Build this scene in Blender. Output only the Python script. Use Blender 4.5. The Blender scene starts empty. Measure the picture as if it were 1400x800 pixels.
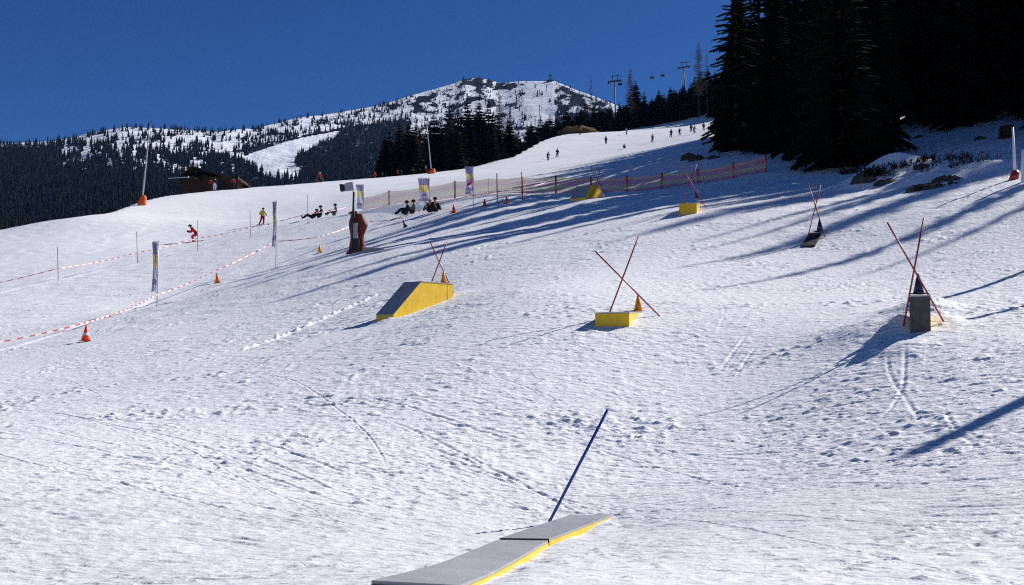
import bpy, bmesh, math, random
import numpy as np
from mathutils import Vector, Matrix

random.seed(7)
scene = bpy.context.scene
COL = scene.collection

HAZE = 0.00003
# ------------------------------------------------------------------ camera
F = 1500.0                      # focal length in photo pixels (1400 wide)
EYE = 1.6
TANP = 1.0 / 15.0               # camera pitched up
TH = math.atan(TANP)
CT, ST = math.cos(TH), math.sin(TH)
cam = bpy.data.cameras.new("camera")
cam.sensor_width = 36.0
cam.lens = 36.0 * F / 1400.0
cam.clip_start = 0.1
cam.clip_end = 20000
camo = bpy.data.objects.new("camera", cam)
COL.objects.link(camo)
camo.location = (0, 0, EYE)
camo.rotation_euler = (math.pi / 2 + TH, 0, 0)
scene.camera = camo


def ray(px, row):
    u = (px - 700.0) / F
    v = (400.0 - row) / F
    return u, CT - v * ST, ST + v * CT


def P(px, row, y):
    """world point that lies y metres ahead on the sight line of a photo pixel (used to survey the place)"""
    a, b, c = ray(px, row)
    k = y / b
    return Vector((a * k, y, EYE + c * k))


# ------------------------------------------------------------------ terrain
def base_h(x, y):
    t = 0.22 * (y - 12.0) + 0.15 * x
    return np.logaddexp(0.0, t / 1.2) * 1.2


CP = [  # surveyed ground points: photo pixel, row, distance
    (560, 806, 6.3), (690, 768, 8.6), (712, 749, 10.35), (808, 712, 12.6), (700, 722, 12.0), (840, 745, 10.3), (640, 715, 12),
    (1000, 770, 8.6), (1000, 700, 11.8), (1000, 640, 14.6),
    (700, 645, 14.8), (700, 560, 18), (700, 500, 20.5), (840, 447, 23), (700, 400, 28), (720, 350, 37), (720, 312, 48),
    (100, 800, 7.6), (100, 700, 11.5), (100, 610, 16), (100, 530, 24), (100, 474, 34), (100, 420, 50), (60, 380, 65), (100, 335, 85),
    (400, 780, 8.0), (400, 700, 12), (400, 600, 16.5), (400, 500, 23),
    (538, 437, 28.7), (615, 408, 30.7), (400, 415, 37),
    (100, 298, 100), (0, 318, 95), (200, 274, 125), (325, 258, 160), (440, 249, 180), (540, 241, 190), (640, 231, 200), (700, 216, 215),
    (740, 194, 260), (780, 183, 290), (870, 178, 320), (960, 169, 320), (760, 217, 210), (900, 200, 210), (850, 192, 250),
    (265, 331, 87), (376, 364, 60), (213, 417, 50), (487, 346, 47), (430, 301, 85), (560, 291, 75), (300, 300, 115), (640, 250, 120),
    (740, 270, 72), (740, 240, 110), (820, 235, 105), (497, 288, 84),
    (532, 283, 80), (622, 271, 76), (714, 265, 72), (760, 265, 70), (857, 264, 66), (905, 258, 64), (954, 251, 62), (1003, 244, 60), (1047, 235, 58),
    (808, 274, 58),
    (1250, 460, 20), (1300, 560, 15.4), (1300, 640, 12.6), (1300, 700, 10.6), (1350, 790, 7.8),
    (1110, 338, 34), (942, 292, 41), (1380, 400, 24), (1380, 330, 30), (1390, 262, 36), (1000, 400, 27.5), (1000, 500, 20.3), (1000, 560, 17.8),
    (1200, 262, 42), (1300, 250, 41), (1100, 240, 55), (1040, 214, 68), (985, 208, 76), (960, 195, 130), (960, 180, 230),
    (1230, 224, 54), (1320, 214, 52), (1300, 174, 72), (1400, 162, 68), (1150, 205, 72),
    (930, 154, 345), (970, 148, 350), (900, 166, 345),
]
_pts, _res = [], []
for (a, b, c) in CP:
    p = P(a, b, c)
    _pts.append((p.x, p.y)); _res.append(p.z - float(base_h(p.x, p.y)))
for (x, y, r) in [(-60, -30, 0), (60, -30, 0), (0, -40, 0), (-60, 20, 0), (-90, 60, 0), (70, 10, 0), (-130, 120, 0), (0, 0, 0.25), (-6, -3, .1), (6, -3, .1),
                  (60, 60, 4), (110, 160, 6), (150, 330, 8), (-150, 330, 0), (0, 470, 4), (-20, 6, 0.1), (20, 5, 0), (60, 120, 5), (-300, 200, 0), (300, 200, 0), (0, -300, 0), (200, 520, 8), (-100, 600, 0)]:
    _pts.append((x, y)); _res.append(r)
_pts = np.array(_pts, float) / 50.0
_res = np.array(_res, float)


def _phi(r2):
    return 0.5 * r2 * np.log(r2 + 1e-9)


_n = len(_pts)
_d2 = ((_pts[:, None, :] - _pts[None, :, :]) ** 2).sum(-1)
_A = np.zeros((_n + 3, _n + 3))
_A[:_n, :_n] = _phi(_d2) + np.eye(_n) * 2e-5
_A[:_n, _n] = 1; _A[:_n, _n + 1:] = _pts
_A[_n:, :_n] = _A[:_n, _n:].T
_w = np.linalg.solve(_A, np.concatenate([_res, np.zeros(3)]))

CREST_PX = [-3000, 0, 100, 200, 325, 440, 540, 640, 700, 740, 780, 870, 960, 1100, 3000]
CREST_Y = [85, 95, 100, 125, 160, 180, 190, 200, 215, 262, 292, 335, 480, 700, 900]
DROP_K = [(-3000, .5), (440, .46), (560, .33), (720, .30), (860, .22), (940, .05), (3000, 0)]

BUMPS = []                       # (x, y, radius_x, radius_y, height)
for (a, b, c, rx, ry, h) in [(1208, 226, 46, 1.3, 1.2, .62), (1228, 230, 45.6, 1.5, 1.0, .42), (1252, 234, 45, 1.5, .9, .40), (1182, 236, 44.5, 1.1, 1.0, .5), (1255, 240, 42.5, 1.0, .8, .35), (1300, 238, 44, 1.5, 1.0, .45),
                             (1350, 240, 43, 2.0, 1.2, .3), (1235, 478, 19.2, .5, .5, .10), (1234, 446, 20.7, .2, .4, .15), (1190, 446, 20.9, .95, .7, .22), (1262, 402, 22.6, .7, .5, .3), (1290, 440, 20.8, .35, .5, .12),  (655, 790, 7.0, .16, .6, -.035), (690, 775, 7.9, .16, .6, -.035), (725, 757, 9.0, .15, .6, -.03), (775, 730, 10.9, .15, .6, .02), (815, 716, 12.0, .15, .6, .03),
                             (528, 437, 28.6, .35, .3, .09), (618, 404, 31.2, .6, .5, .10), (805, 278, 57, 1.4, .6, .10), (791, 273, 58.8, .8, .55, .20), (840, 262, 62, 1.6, 1.2, .3)]:
    q = P(a, b, c)
    BUMPS.append((q.x, q.y, rx, ry, h))


def ground_arr(x, y):
    """large-scale height of the snow slope"""
    x = np.asarray(x, float); y = np.asarray(y, float)
    shp = x.shape
    x = x.ravel(); y = y.ravel()
    out = np.empty(len(x))
    for i in range(0, len(x), 60000):
        xs = x[i:i + 60000]; ys = y[i:i + 60000]
        q = np.stack([xs, ys], 1) / 50.0
        d2 = ((q[:, None, :] - _pts[None, :, :]) ** 2).sum(-1)
        r = _phi(d2) @ _w[:_n] + _w[_n] + q @ _w[_n + 1:]
        far = np.clip(1.6 - np.hypot(xs, ys) / 500.0, 0, 1)
        r = np.clip(r, -25, 25) * far
        z = base_h(xs, ys) + r
        for (bx, by, rx, ry, h) in BUMPS:
            z += h * np.exp(-((xs - bx) / rx) ** 2 - ((ys - by) / ry) ** 2)
        px = np.where(ys > 1, 700 + 1500 * xs / np.maximum(ys, 1), np.where(xs > 0, 3000, -3000))
        cy = np.interp(px, CREST_PX, CREST_Y)
        k = np.interp(px, [a for a, b in DROP_K], [b for a, b in DROP_K])
        e = np.maximum(0, ys - cy)
        z -= k * (np.sqrt(e * e + 100.0) - 10.0)
        out[i:i + 60000] = z
    return out.reshape(shp)


def gz(x, y):
    return float(ground_arr(np.array([x]), np.array([y]))[0])


def ground_at(px, row, y0=5.0, y1=420.0):
    """where the sight line of a photo pixel meets the slope"""
    ys = np.geomspace(y0, y1, 1500)
    a, b, c = ray(px, row)
    xs = ys * a / b; zs = EYE + ys * c / b
    h = ground_arr(xs, ys)
    hit = np.nonzero(h >= zs)[0]
    if len(hit) == 0:
        i = int(np.argmin(zs - h))
    else:
        i = int(hit[0])
    lo = ys[max(i - 1, 0)]; y = ys[i]
    if len(hit):
        for _ in range(12):
            m = 0.5 * (lo + y)
            if gz(m * a / b, m) >= EYE + m * c / b: y = m
            else: lo = m
    x = y * a / b
    return Vector((x, y, gz(x, y)))


def on_ground(px, y):
    x = (px - 700) / F * y * 1.0
    for _ in range(3):
        z = gz(x, y)
        row = 500 - 1500 * (z - EYE) / y
        a, b, c = ray(px, row)
        x = y * a / b
    return Vector((x, y, gz(x, y)))


# ---- gradient noise
_perm = np.random.RandomState(3).permutation(4096)
_ga = np.random.RandomState(4).rand(4096) * 2 * np.pi
_gx, _gy = np.cos(_ga), np.sin(_ga)


def noise(x, y):
    xi = np.floor(x).astype(np.int64); yi = np.floor(y).astype(np.int64)
    xf = x - xi; yf = y - yi
    u = xf * xf * xf * (xf * (xf * 6 - 15) + 10); v = yf * yf * yf * (yf * (yf * 6 - 15) + 10)

    def g(ix, iy, fx, fy):
        h = _perm[(_perm[ix & 4095] + iy) & 4095]
        return _gx[h] * fx + _gy[h] * fy
    a = g(xi, yi, xf, yf); b = g(xi + 1, yi, xf - 1, yf); c = g(xi, yi + 1, xf, yf - 1); d = g(xi + 1, yi + 1, xf - 1, yf - 1)
    return (a + u * (b - a)) + v * ((c + u * (d - c)) - (a + u * (b - a)))


def sstep(a, b, x):
    t = np.clip((x - a) / (b - a), 0, 1)
    return t * t * (3 - 2 * t)


TRACKS = []
rs = np.random.RandomState(11)


def micro(x, y):
    """choppy surface: lumps, tracks and ruts"""
    r = np.hypot(x, y)
    z = 0.06 * noise(x / 5.0, y / 5.0) * sstep(4, 20, r)
    # lanes scraped smooth down the fall line, rougher between them
    u = .90 * x - .43 * y; v = .43 * x + .90 * y
    lane = noise(u / 1.7 + .25 * noise(v / 4.0, u / 4.0), v / 17.0 + 3)
    mod = 0.58 + 0.75 * lane + 0.55 * noise(x / 3.1 + 9, y / 2.6 + 4) + 0.6 * noise(x / 1.2, y / .9)
    near = 0.52 + 0.48 * sstep(12, 16.5, y)
    amp = np.clip(mod, 0.07, 1.5) * near
    f1 = 1 - sstep(60, 130, r); f2 = 1 - sstep(40, 85, r); f3 = 1 - sstep(24, 50, r)
    wy = y + .30 * noise(x / 2.4 + 2, y / 2.4) + .10 * x * noise(x / 9.0 + 7, y / 9.0)
    z += 0.016 * noise(x / .70 + 5, wy / .55) * amp * f1
    n = noise(x / .36 + 31, wy / .15)
    z += 0.022 * np.sign(n) * np.abs(n) ** 1.2 * 1.3 * amp * f2
    # small crusts and chips standing proud of a flat pressed surface
    z += 0.068 * np.maximum(0, noise(x / .30 + 3, wy / .11 + 7) - .17) * np.clip(amp + .1, 0, 1.4) * f3
    z += 0.060 * np.maximum(0, noise(x / .17 + 13, wy / .062 + 17) - .20) * (amp + .25) * (1 - sstep(14, 32, r))
    z += 0.007 * noise(x / .12, wy / .06 + 17) * (amp + .2) * (1 - sstep(12, 28, r))
    # long edge scratches left by skis and boards, in crossing sets
    for (ca, sa, k1, k2, o_) in ((1.0, .06, 1.3, .060, 21.), (.93, .36, 1.6, .075, 51.), (.90, -.44, 1.5, .085, 87.)):
        uu = ca * x + sa * wy; vv = -sa * x + ca * wy
        sc_ = noise(uu / k1 + o_, vv / k2 + o_)
        msk = sstep(.0, .30, noise(x / 3.2 + o_, y / 2.4 + o_)) * .85 + .15
        z -= 0.030 * np.maximum(0, sc_ - .26) / .4 * (1 - sstep(16, 36, r)) * msk
    # bristly patches of broken crust
    pt = sstep(.10, .36, noise(x / 2.2 + 70, y / 1.5 + 3)) * near
    z += 0.095 * np.maximum(0, noise(x / .24 + 11, wy / .09 + 2) - .10) * pt * f2
    # wind-scoured cells farther up the slope
    z += 0.10 * (noise(x / 2.6 + 3, y / 2.2) ** 2) * sstep(30, 60, r) * (1 - sstep(110, 170, r))
    z += 0.07 * noise(x / 1.0 + 40, y / .7) * sstep(26, 45, r) * (1 - sstep(90, 150, r)) * np.clip(mod, .2, 1.2)
    # slow swell of the groomed upper piste
    z += 0.10 * noise(x / 7.0 + 60, y / 9.0) * sstep(80, 130, r)
    return z


def tracks(x, y, z):
    # carved ski tracks: x runs along, gentle curve; (start, heading, length, curvature, depth, width)
    specs = []
    for i in range(420):
        yy = rs.uniform(13.5, 36); xx = rs.uniform(-0.5, 0.5) * yy
        specs.append((xx, yy, float(np.clip(rs.normal(-0.4, .3), -.75, .15)), rs.uniform(3, 12), rs.normal(0, .02), rs.uniform(.005, .010), rs.uniform(.013, .02)))
    for (pa, pb, dep) in [((530, 575), (880, 690), .035), ((560, 605), (760, 665), .035), ((470, 540), (760, 600), .03), ((700, 560), (1050, 640), .03),
                          ((760, 590), (1120, 660), .026), ((340, 620), (470, 672), .04), ((350, 600), (480, 655), .04), ((320, 635), (450, 690), .035), ((560, 560), (640, 580), .03),
                          ((1010, 515), (1035, 470), .03), ((985, 510), (1028, 455), .03), ((1240, 470), (1260, 570), .03), ((1215, 480), (1235, 590), .025), ((1290, 560), (1330, 610), .03),
                          ((680, 712), (756, 702), .03), ((800, 640), (1300, 655), .02), ((500, 660), (1000, 700), .018), ((985, 455), (1010, 405), .012)]:  # first groove here is carved in place of the blue pole's cast shadow
        A = ground_at(*pa); B = ground_at(*pb)
        L = math.hypot(B.x - A.x, B.y - A.y)
        specs.append((A.x, A.y, math.atan2(B.y - A.y, B.x - A.x), L, rs.normal(0, .02), dep * .33, .03))
    for (sx, sy, hd, L, cur, dep, wd) in specs:
        c, s = math.cos(hd), math.sin(hd)
        m = (np.abs(x - sx) < L + 1) & (np.abs(y - sy) < L + 1)
        idx = np.nonzero(m)[0]
        if len(idx) == 0: continue
        u = (x[idx] - sx) * c + (y[idx] - sy) * s
        v = -(x[idx] - sx) * s + (y[idx] - sy) * c
        v = v - cur * u * u + .05 * np.sin(u * 1.3 + sx)
        k = sstep(-.3, .8, u) * (1 - sstep(L - .8, L + .3, u))
        prof = -np.exp(-(v / wd) ** 2) + .55 * np.exp(-((v - 2 * wd) / wd) ** 2) + .35 * np.exp(-((v + 2 * wd) / wd) ** 2)
        z[idx] += dep * prof * k
    return z


def lumps(x, y, z):
    # row of clods thrown up by the groomer track, footprints and trampled rims
    pts = []
    A = ground_at(332, 478); B = ground_at(512, 404)
    for i in range(36):
        t = i / 35.0
        q = A.lerp(B, t)
        pts.append((q.x + rs.normal(0, .03), q.y + rs.normal(0, .05), .06, .13, .05 + rs.uniform(-.02, .03)))
        for j in range(4):
            pts.append((q.x + .25 + j * .26 + rs.normal(0, .08), q.y - .30 - .32 * j + rs.normal(0, .12), .17, .045, -.035))
    for (a, b, n, sp) in [(395, 625, 60, .8), (1330, 740, 40, .6), (1380, 770, 20, .35), (1190, 630, 40, .9), (1250, 600, 30, .7), (1130, 560, 40, 1.1), (740, 700, 10, .2)]:
        C = ground_at(a, b)
        for i in range(n):
            pts.append((C.x + rs.normal(0, sp), C.y + rs.normal(0, sp), rs.uniform(.03, .09), rs.uniform(.02, .05), rs.choice([-1, 1]) * rs.uniform(.008, .026)))
    for (bx, by, rx, ry, h) in pts:
        idx = np.nonzero((np.abs(x - bx) < rx * 3) & (np.abs(y - by) < ry * 3))[0]
        if len(idx):
            z[idx] += h * np.exp(-((x[idx] - bx) / rx) ** 2 - ((y[idx] - by) / ry) ** 2)
    # long ruts; the first is a groove shaped in place of a cast shadow
    for poly, dep, wd in [([(0, 480), (100, 450), (213, 410)], .03, .14),
                          ([(0, 400), (100, 380), (190, 357), (270, 342), (343, 325), (420, 305)], .03, .12)]:
        pp = [ground_at(*q) for q in poly]
        for A, B in zip(pp[:-1], pp[1:]):
            dx, dy = B.x - A.x, B.y - A.y
            L2 = dx * dx + dy * dy
            idx = np.nonzero((x > min(A.x, B.x) - 1) & (x < max(A.x, B.x) + 1) & (y > min(A.y, B.y) - 1) & (y < max(A.y, B.y) + 1))[0]
            if not len(idx): continue
            u = ((x[idx] - A.x) * dx + (y[idx] - A.y) * dy) / L2
            v = ((x[idx] - A.x) * -dy + (y[idx] - A.y) * dx) / math.sqrt(L2)
            v = v + .12 * noise(x[idx] / 1.5, y[idx] / 1.5)
            k = ((u >= 0) & (u < 1)).astype(float)
            z[idx] += k * dep * (-np.exp(-(v / wd) ** 2) + .5 * np.exp(-((v - 2 * wd) / wd) ** 2) + .2 * noise(x[idx] / .4, y[idx] / .4) * np.exp(-(v / (3 * wd)) ** 2))
    return z


def grid_mesh(name, co, nr, nc, wrap=False, smooth=True):
    me = bpy.data.meshes.new(name)
    me.vertices.add(len(co)); me.vertices.foreach_set("co", co.astype(np.float32).ravel())
    i = np.arange(nr - 1)[:, None]; j = np.arange(nc if wrap else nc - 1)[None, :]
    j2 = (j + 1) % nc
    q = np.stack([i * nc + j, i * nc + j2, (i + 1) * nc + j2, (i + 1) * nc + j], -1).reshape(-1, 4)
    nf = len(q)
    me.loops.add(nf * 4); me.loops.foreach_set("vertex_index", q.astype(np.int32).ravel())
    me.polygons.add(nf)
    me.polygons.foreach_set("loop_start", (np.arange(nf) * 4).astype(np.int32))
    me.update(calc_edges=True)
    me.polygons.foreach_set("use_smooth", np.full(nf, smooth))
    return me


# ------------------------------------------------------------------ materials
def mat(name, col, rough=.6, spec=.3, metal=0.0, var=0.0, vscale=6.0, bump=0.0, bscale=40.0, objvar=0.0):
    m = bpy.data.materials.new(name); m.use_nodes = True
    nt = m.node_tree; b = nt.nodes["Principled BSDF"]
    b.inputs["Base Color"].default_value = (*col, 1); b.inputs["Roughness"].default_value = rough
    b.inputs["Specular IOR Level"].default_value = spec; b.inputs["Metallic"].default_value = metal
    if var > 0 or bump > 0:
        tc = nt.nodes.new("ShaderNodeTexCoord")
    if var > 0:
        n = nt.nodes.new("ShaderNodeTexNoise"); n.inputs["Scale"].default_value = vscale; n.inputs["Detail"].default_value = 6; n.inputs["Roughness"].default_value = .65
        nt.links.new(tc.outputs["Object"], n.inputs["Vector"])
        mr = nt.nodes.new("ShaderNodeMapRange"); mr.inputs[1].default_value = .3; mr.inputs[2].default_value = .7
        mr.inputs[3].default_value = 1 - var; mr.inputs[4].default_value = 1 + var * .6
        nt.links.new(n.outputs[0], mr.inputs[0])
        mx = nt.nodes.new("ShaderNodeVectorMath"); mx.operation = "SCALE"; mx.inputs[0].default_value = col
        nt.links.new(mr.outputs[0], mx.inputs["Scale"]); nt.links.new(mx.outputs[0], b.inputs["Base Color"])
        if objvar > 0:
            oi = nt.nodes.new("ShaderNodeObjectInfo")
            hs = nt.nodes.new("ShaderNodeHueSaturation")
            m1 = nt.nodes.new("ShaderNodeMapRange"); m1.inputs[3].default_value = 1 - objvar; m1.inputs[4].default_value = 1 + objvar
            m2 = nt.nodes.new("ShaderNodeMapRange"); m2.inputs[3].default_value = .45; m2.inputs[4].default_value = .53
            nt.links.new(oi.outputs["Random"], m1.inputs[0]); nt.links.new(oi.outputs["Random"], m2.inputs[0])
            nt.links.new(m1.outputs[0], hs.inputs["Value"]); nt.links.new(m2.outputs[0], hs.inputs["Hue"])
            nt.links.new(mx.outputs[0], hs.inputs["Color"]); nt.links.new(hs.outputs[0], b.inputs["Base Color"])
    if bump > 0:
        n2 = nt.nodes.new("ShaderNodeTexNoise"); n2.inputs["Scale"].default_value = bscale; n2.inputs["Detail"].default_value = 4
        nt.links.new(tc.outputs["Object"], n2.inputs["Vector"])
        bp = nt.nodes.new("ShaderNodeBump"); bp.inputs["Strength"].default_value = bump; bp.inputs["Distance"].default_value = .02
        nt.links.new(n2.outputs[0], bp.inputs["Height"]); nt.links.new(bp.outputs[0], b.inputs["Normal"])
    return m


def scratched(m):
    """fine scratches and scuffs worn into a sliding surface"""
    nt = m.node_tree; b = nt.nodes["Principled BSDF"]; tc = nt.nodes.new("ShaderNodeTexCoord"); mp = nt.nodes.new("ShaderNodeMapping"); mp.inputs["Scale"].default_value = (60, 2.2, 20); mp.inputs["Rotation"].default_value = (0, 0, .3)
    n = nt.nodes.new("ShaderNodeTexNoise"); n.inputs["Scale"].default_value = 1.5; n.inputs["Detail"].default_value = 5
    nt.links.new(tc.outputs["Object"], mp.inputs[0]); nt.links.new(mp.outputs[0], n.inputs["Vector"])
    tone = b.inputs["Base Color"].links[0].from_socket
    mr = nt.nodes.new("ShaderNodeMapRange"); mr.inputs[1].default_value = .58; mr.inputs[2].default_value = .75; mr.inputs[3].default_value = 0; mr.inputs[4].default_value = .35
    mx = nt.nodes.new("ShaderNodeMix"); mx.data_type = "RGBA"; mx.inputs["B"].default_value = (.55, .56, .58, 1)
    nt.links.new(n.outputs[0], mr.inputs[0]); nt.links.new(mr.outputs[0], mx.inputs["Factor"]); nt.links.new(tone, mx.inputs["A"]); nt.links.new(mx.outputs["Result"], b.inputs["Base Color"])


M = {}
M["yellow"] = mat("yellow_paint", (.80, .50, .015), .45, .4, var=.16, vscale=5, bump=.15, bscale=30)
M["deck"] = mat("grey_plastic_deck", (.30, .31, .32), .38, .5, var=.22, vscale=3, bump=.05, bscale=60)
M["deckdark"] = mat("dark_grey_deck", (.34, .34, .355), .45, .4, var=.25, vscale=4, bump=.1, bscale=50)
scratched(M["deck"]); scratched(M["deckdark"])
M["darkpanel"] = mat("dark_grey_panel", (.085, .08, .075), .7, .3, var=.4, vscale=7, bump=.3, bscale=25)
M["brownpanel"] = mat("brown_panel", (.032, .024, .022), .6, .3, var=.3)
M["seam"] = mat("dark_rubber_seam", (.02, .018, .02), .7)
M["redpole"] = mat("red_pole_plastic", (.34, .02, .025), .35, .5, var=.2, vscale=9)
M["bluepole"] = mat("blue_pole_plastic", (.025, .045, .27), .35, .5, var=.15, vscale=9)
M["thinpole"] = mat("thin_pole_dark", (.12, .06, .06), .5)
M["greypole"] = mat("galvanised_pole", (.42, .42, .43), .4, .5, metal=.3, var=.15)
M["orange"] = mat("orange_cone_plastic", (.82, .22, .012), .45, .4, var=.1)
M["redorange"] = mat("red_orange_cone_plastic", (.80, .085, .012), .45, .4, var=.1)
M["amber"] = mat("amber_cone_plastic", (.80, .33, .01), .45, .4, var=.1)
M["bluecone"] = mat("dark_blue_cone_plastic", (.016, .02, .075), .45, .4, var=.1)
M["white"] = mat("white_plastic", (.75, .75, .75), .5, var=.08)
M["post"] = mat("orange_red_fence_post", (.42, .05, .02), .5, var=.2)
M["pad"] = mat("orange_brown_pad", (.15, .026, .013), .6, .3, var=.25, vscale=3, bump=.3, bscale=8)
M["orangepad"] = mat("bright_orange_pad", (.70, .11, .015), .6, .3, var=.15)
M["casing"] = mat("grey_metal_casing", (.33, .34, .34), .5, .4, var=.2)
M["darkmetal"] = mat("dark_metal", (.025, .025, .028), .55, .25, var=.2)
M["slab"] = mat("concrete_slab", (.34, .33, .31), .85, .2, var=.25, vscale=5)
M["wood"] = mat("dark_weathered_wood", (.05, .028, .018), .8, .2, var=.4, vscale=6)
M["roofwood"] = mat("brown_shingle_roof", (.045, .032, .024), .8, .2, var=.4, vscale=5)
M["tape_red"] = mat("red_tape", (.55, .05, .05), .5)
M["purple"] = mat("purple_banner_cloth", (.48, .45, .60), .8, .1, var=.1)
M["paleyellow"] = mat("pale_yellow_banner_cloth", (.72, .66, .40), .8, .1, var=.08)
M["bannerwhite"] = mat("white_banner_cloth", (.66, .62, .72), .8, .1, var=.06)
M["redmark"] = mat("red_banner_mark", (.55, .06, .16), .8, .1)
M["skin"] = mat("skin", (.5, .3, .22), .6)
M["grass"] = mat("dry_brown_grass", (.13, .075, .03), .9, .1, var=.5, vscale=3, bump=.6, bscale=6)
M["rock"] = mat("dark_rock", (.07, .065, .06), .9, .1, var=.5, vscale=3, bump=.8, bscale=5)
M["needles"] = mat("spruce_needles", (.0095, .0125, .008), .9, .03, var=.4, vscale=2.0, objvar=.4)
M["bark"] = mat("spruce_bark", (.035, .026, .02), .9, .1, var=.4, vscale=4)
M["larchtwig"] = mat("larch_twigs", (.062, .046, .036), .9, .1, var=.3, vscale=3, objvar=.3)
M["snowcap"] = mat("snow_load", (.82, .84, .88), .7, .2)
M["sticks"] = mat("bare_shrub_twigs", (.03, .022, .016), .9, .1, var=.3)
for _k, _c in (("purple", (.5, .47, .64)), ("paleyellow", (.78, .72, .46)), ("bannerwhite", (.74, .71, .80)), ("redmark", (.6, .08, .2))):
    _nt = M[_k].node_tree; _b = _nt.nodes["Principled BSDF"]
    _tr = _nt.nodes.new("ShaderNodeBsdfTranslucent"); _tr.inputs[0].default_value = (*_c, 1); _ms = _nt.nodes.new("ShaderNodeMixShader"); _ms.inputs[0].default_value = .68
    _nt.links.new(_b.outputs[0], _ms.inputs[1]); _nt.links.new(_tr.outputs[0], _ms.inputs[2]); _nt.links.new(_ms.outputs[0], _nt.nodes["Material Output"].inputs["Surface"])
for nm, c in dict(jred=(.52, .015, .02), jblack=(.012, .012, .016), jyellow=(.55, .42, .07), jgreen=(.38, .62, .05), jblue=(.10, .32, .62), jnavy=(.03, .04, .10), jgrey=(.12, .12, .13),
                  pdark=(.015, .015, .02), pred=(.30, .015, .03), pwhite=(.65, .66, .7), hwhite=(.7, .7, .7), hblack=(.015, .015, .015), jcyan=(.25, .55, .7), jbrown=(.12, .08, .06), ppink=(.55, .06, .12)).items():
    M[nm] = mat("cloth_" + nm[1:] if nm[0] != "h" else "helmet_" + nm[1:], c, .75, .2, var=.1, vscale=8)


def snow_material():
    m = bpy.data.materials.new("groomed_snow"); m.use_nodes = True
    nt = m.node_tree; b = nt.nodes["Principled BSDF"]
    b.inputs["Roughness"].default_value = .55; b.inputs["Specular IOR Level"].default_value = .25
    geo = nt.nodes.new("ShaderNodeNewGeometry")

    def nz(scale, det, stretch=None):
        n = nt.nodes.new("ShaderNodeTexNoise"); n.inputs["Scale"].default_value = scale; n.inputs["Detail"].default_value = det
        if stretch:
            mp = nt.nodes.new("ShaderNodeMapping"); mp.inputs["Scale"].default_value = stretch
            nt.links.new(geo.outputs["Position"], mp.inputs[0]); nt.links.new(mp.outputs[0], n.inputs["Vector"])
        else:
            nt.links.new(geo.outputs["Position"], n.inputs["Vector"])
        return n
    c = nz(.6, 5)
    mix = nt.nodes.new("ShaderNodeMix"); mix.data_type = "RGBA"
    mix.inputs["A"].default_value = (.79, .80, .82, 1); mix.inputs["B"].default_value = (.88, .88, .88, 1)
    nt.links.new(c.outputs[0], mix.inputs["Factor"])
    at = nt.nodes.new("ShaderNodeAttribute"); at.attribute_name = "dimmed_snow"
    m2 = nt.nodes.new("ShaderNodeMix"); m2.data_type = "RGBA"; m2.inputs["B"].default_value = (.64, .655, .67, 1)  # darker base colour that tones down the sunlit snow near the camera
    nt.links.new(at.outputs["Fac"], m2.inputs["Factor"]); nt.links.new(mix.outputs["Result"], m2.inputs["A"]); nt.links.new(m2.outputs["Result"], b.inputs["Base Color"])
    n1 = nz(6, 7, (1, 1.6, 1)); n2 = nz(28, 3, (1, 1.5, 1))
    b1 = nt.nodes.new("ShaderNodeBump"); b1.inputs["Strength"].default_value = .6; b1.inputs["Distance"].default_value = .06
    b2 = nt.nodes.new("ShaderNodeBump"); b2.inputs["Strength"].default_value = .4; b2.inputs["Distance"].default_value = .012
    nt.links.new(n1.outputs[0], b1.inputs["Height"]); nt.links.new(n2.outputs[0], b2.inputs["Height"])
    nt.links.new(b2.outputs[0], b1.inputs["Normal"]); nt.links.new(b1.outputs[0], b.inputs["Normal"])
    return m


M["snow"] = snow_material()


def mountain_material():
    m = bpy.data.materials.new("snowy_mountain"); m.use_nodes = True
    nt = m.node_tree; b = nt.nodes["Principled BSDF"]
    b.inputs["Roughness"].default_value = .8; b.inputs["Specular IOR Level"].default_value = .02
    at = nt.nodes.new("ShaderNodeAttribute"); at.attribute_name = "rock"
    geo = nt.nodes.new("ShaderNodeNewGeometry")
    n = nt.nodes.new("ShaderNodeTexNoise"); n.inputs["Scale"].default_value = .045; n.inputs["Detail"].default_value = 8; n.inputs["Roughness"].default_value = .7
    nt.links.new(geo.outputs["Position"], n.inputs["Vector"])
    ad = nt.nodes.new("ShaderNodeMath"); ad.operation = "ADD"
    nt.links.new(at.outputs["Fac"], ad.inputs[0]); nt.links.new(n.outputs[0], ad.inputs[1])
    mr = nt.nodes.new("ShaderNodeMapRange"); mr.inputs[1].default_value = .93; mr.inputs[2].default_value = 1.05
    nt.links.new(ad.outputs[0], mr.inputs[0])
    mix = nt.nodes.new("ShaderNodeMix"); mix.data_type = "RGBA"
    mix.inputs["A"].default_value = (.78, .81, .87, 1); mix.inputs["B"].default_value = (.018, .018, .02, 1)
    nt.links.new(mr.outputs[0], mix.inputs["Factor"]); nt.links.new(mix.outputs["Result"], b.inputs["Base Color"])
    bp = nt.nodes.new("ShaderNodeBump"); bp.inputs["Strength"].default_value = .7; bp.inputs["Distance"].default_value = 9
    nt.links.new(n.outputs[0], bp.inputs["Height"]); nt.links.new(bp.outputs[0], b.inputs["Normal"])
    return m


M["mountain"] = mountain_material()


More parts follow.
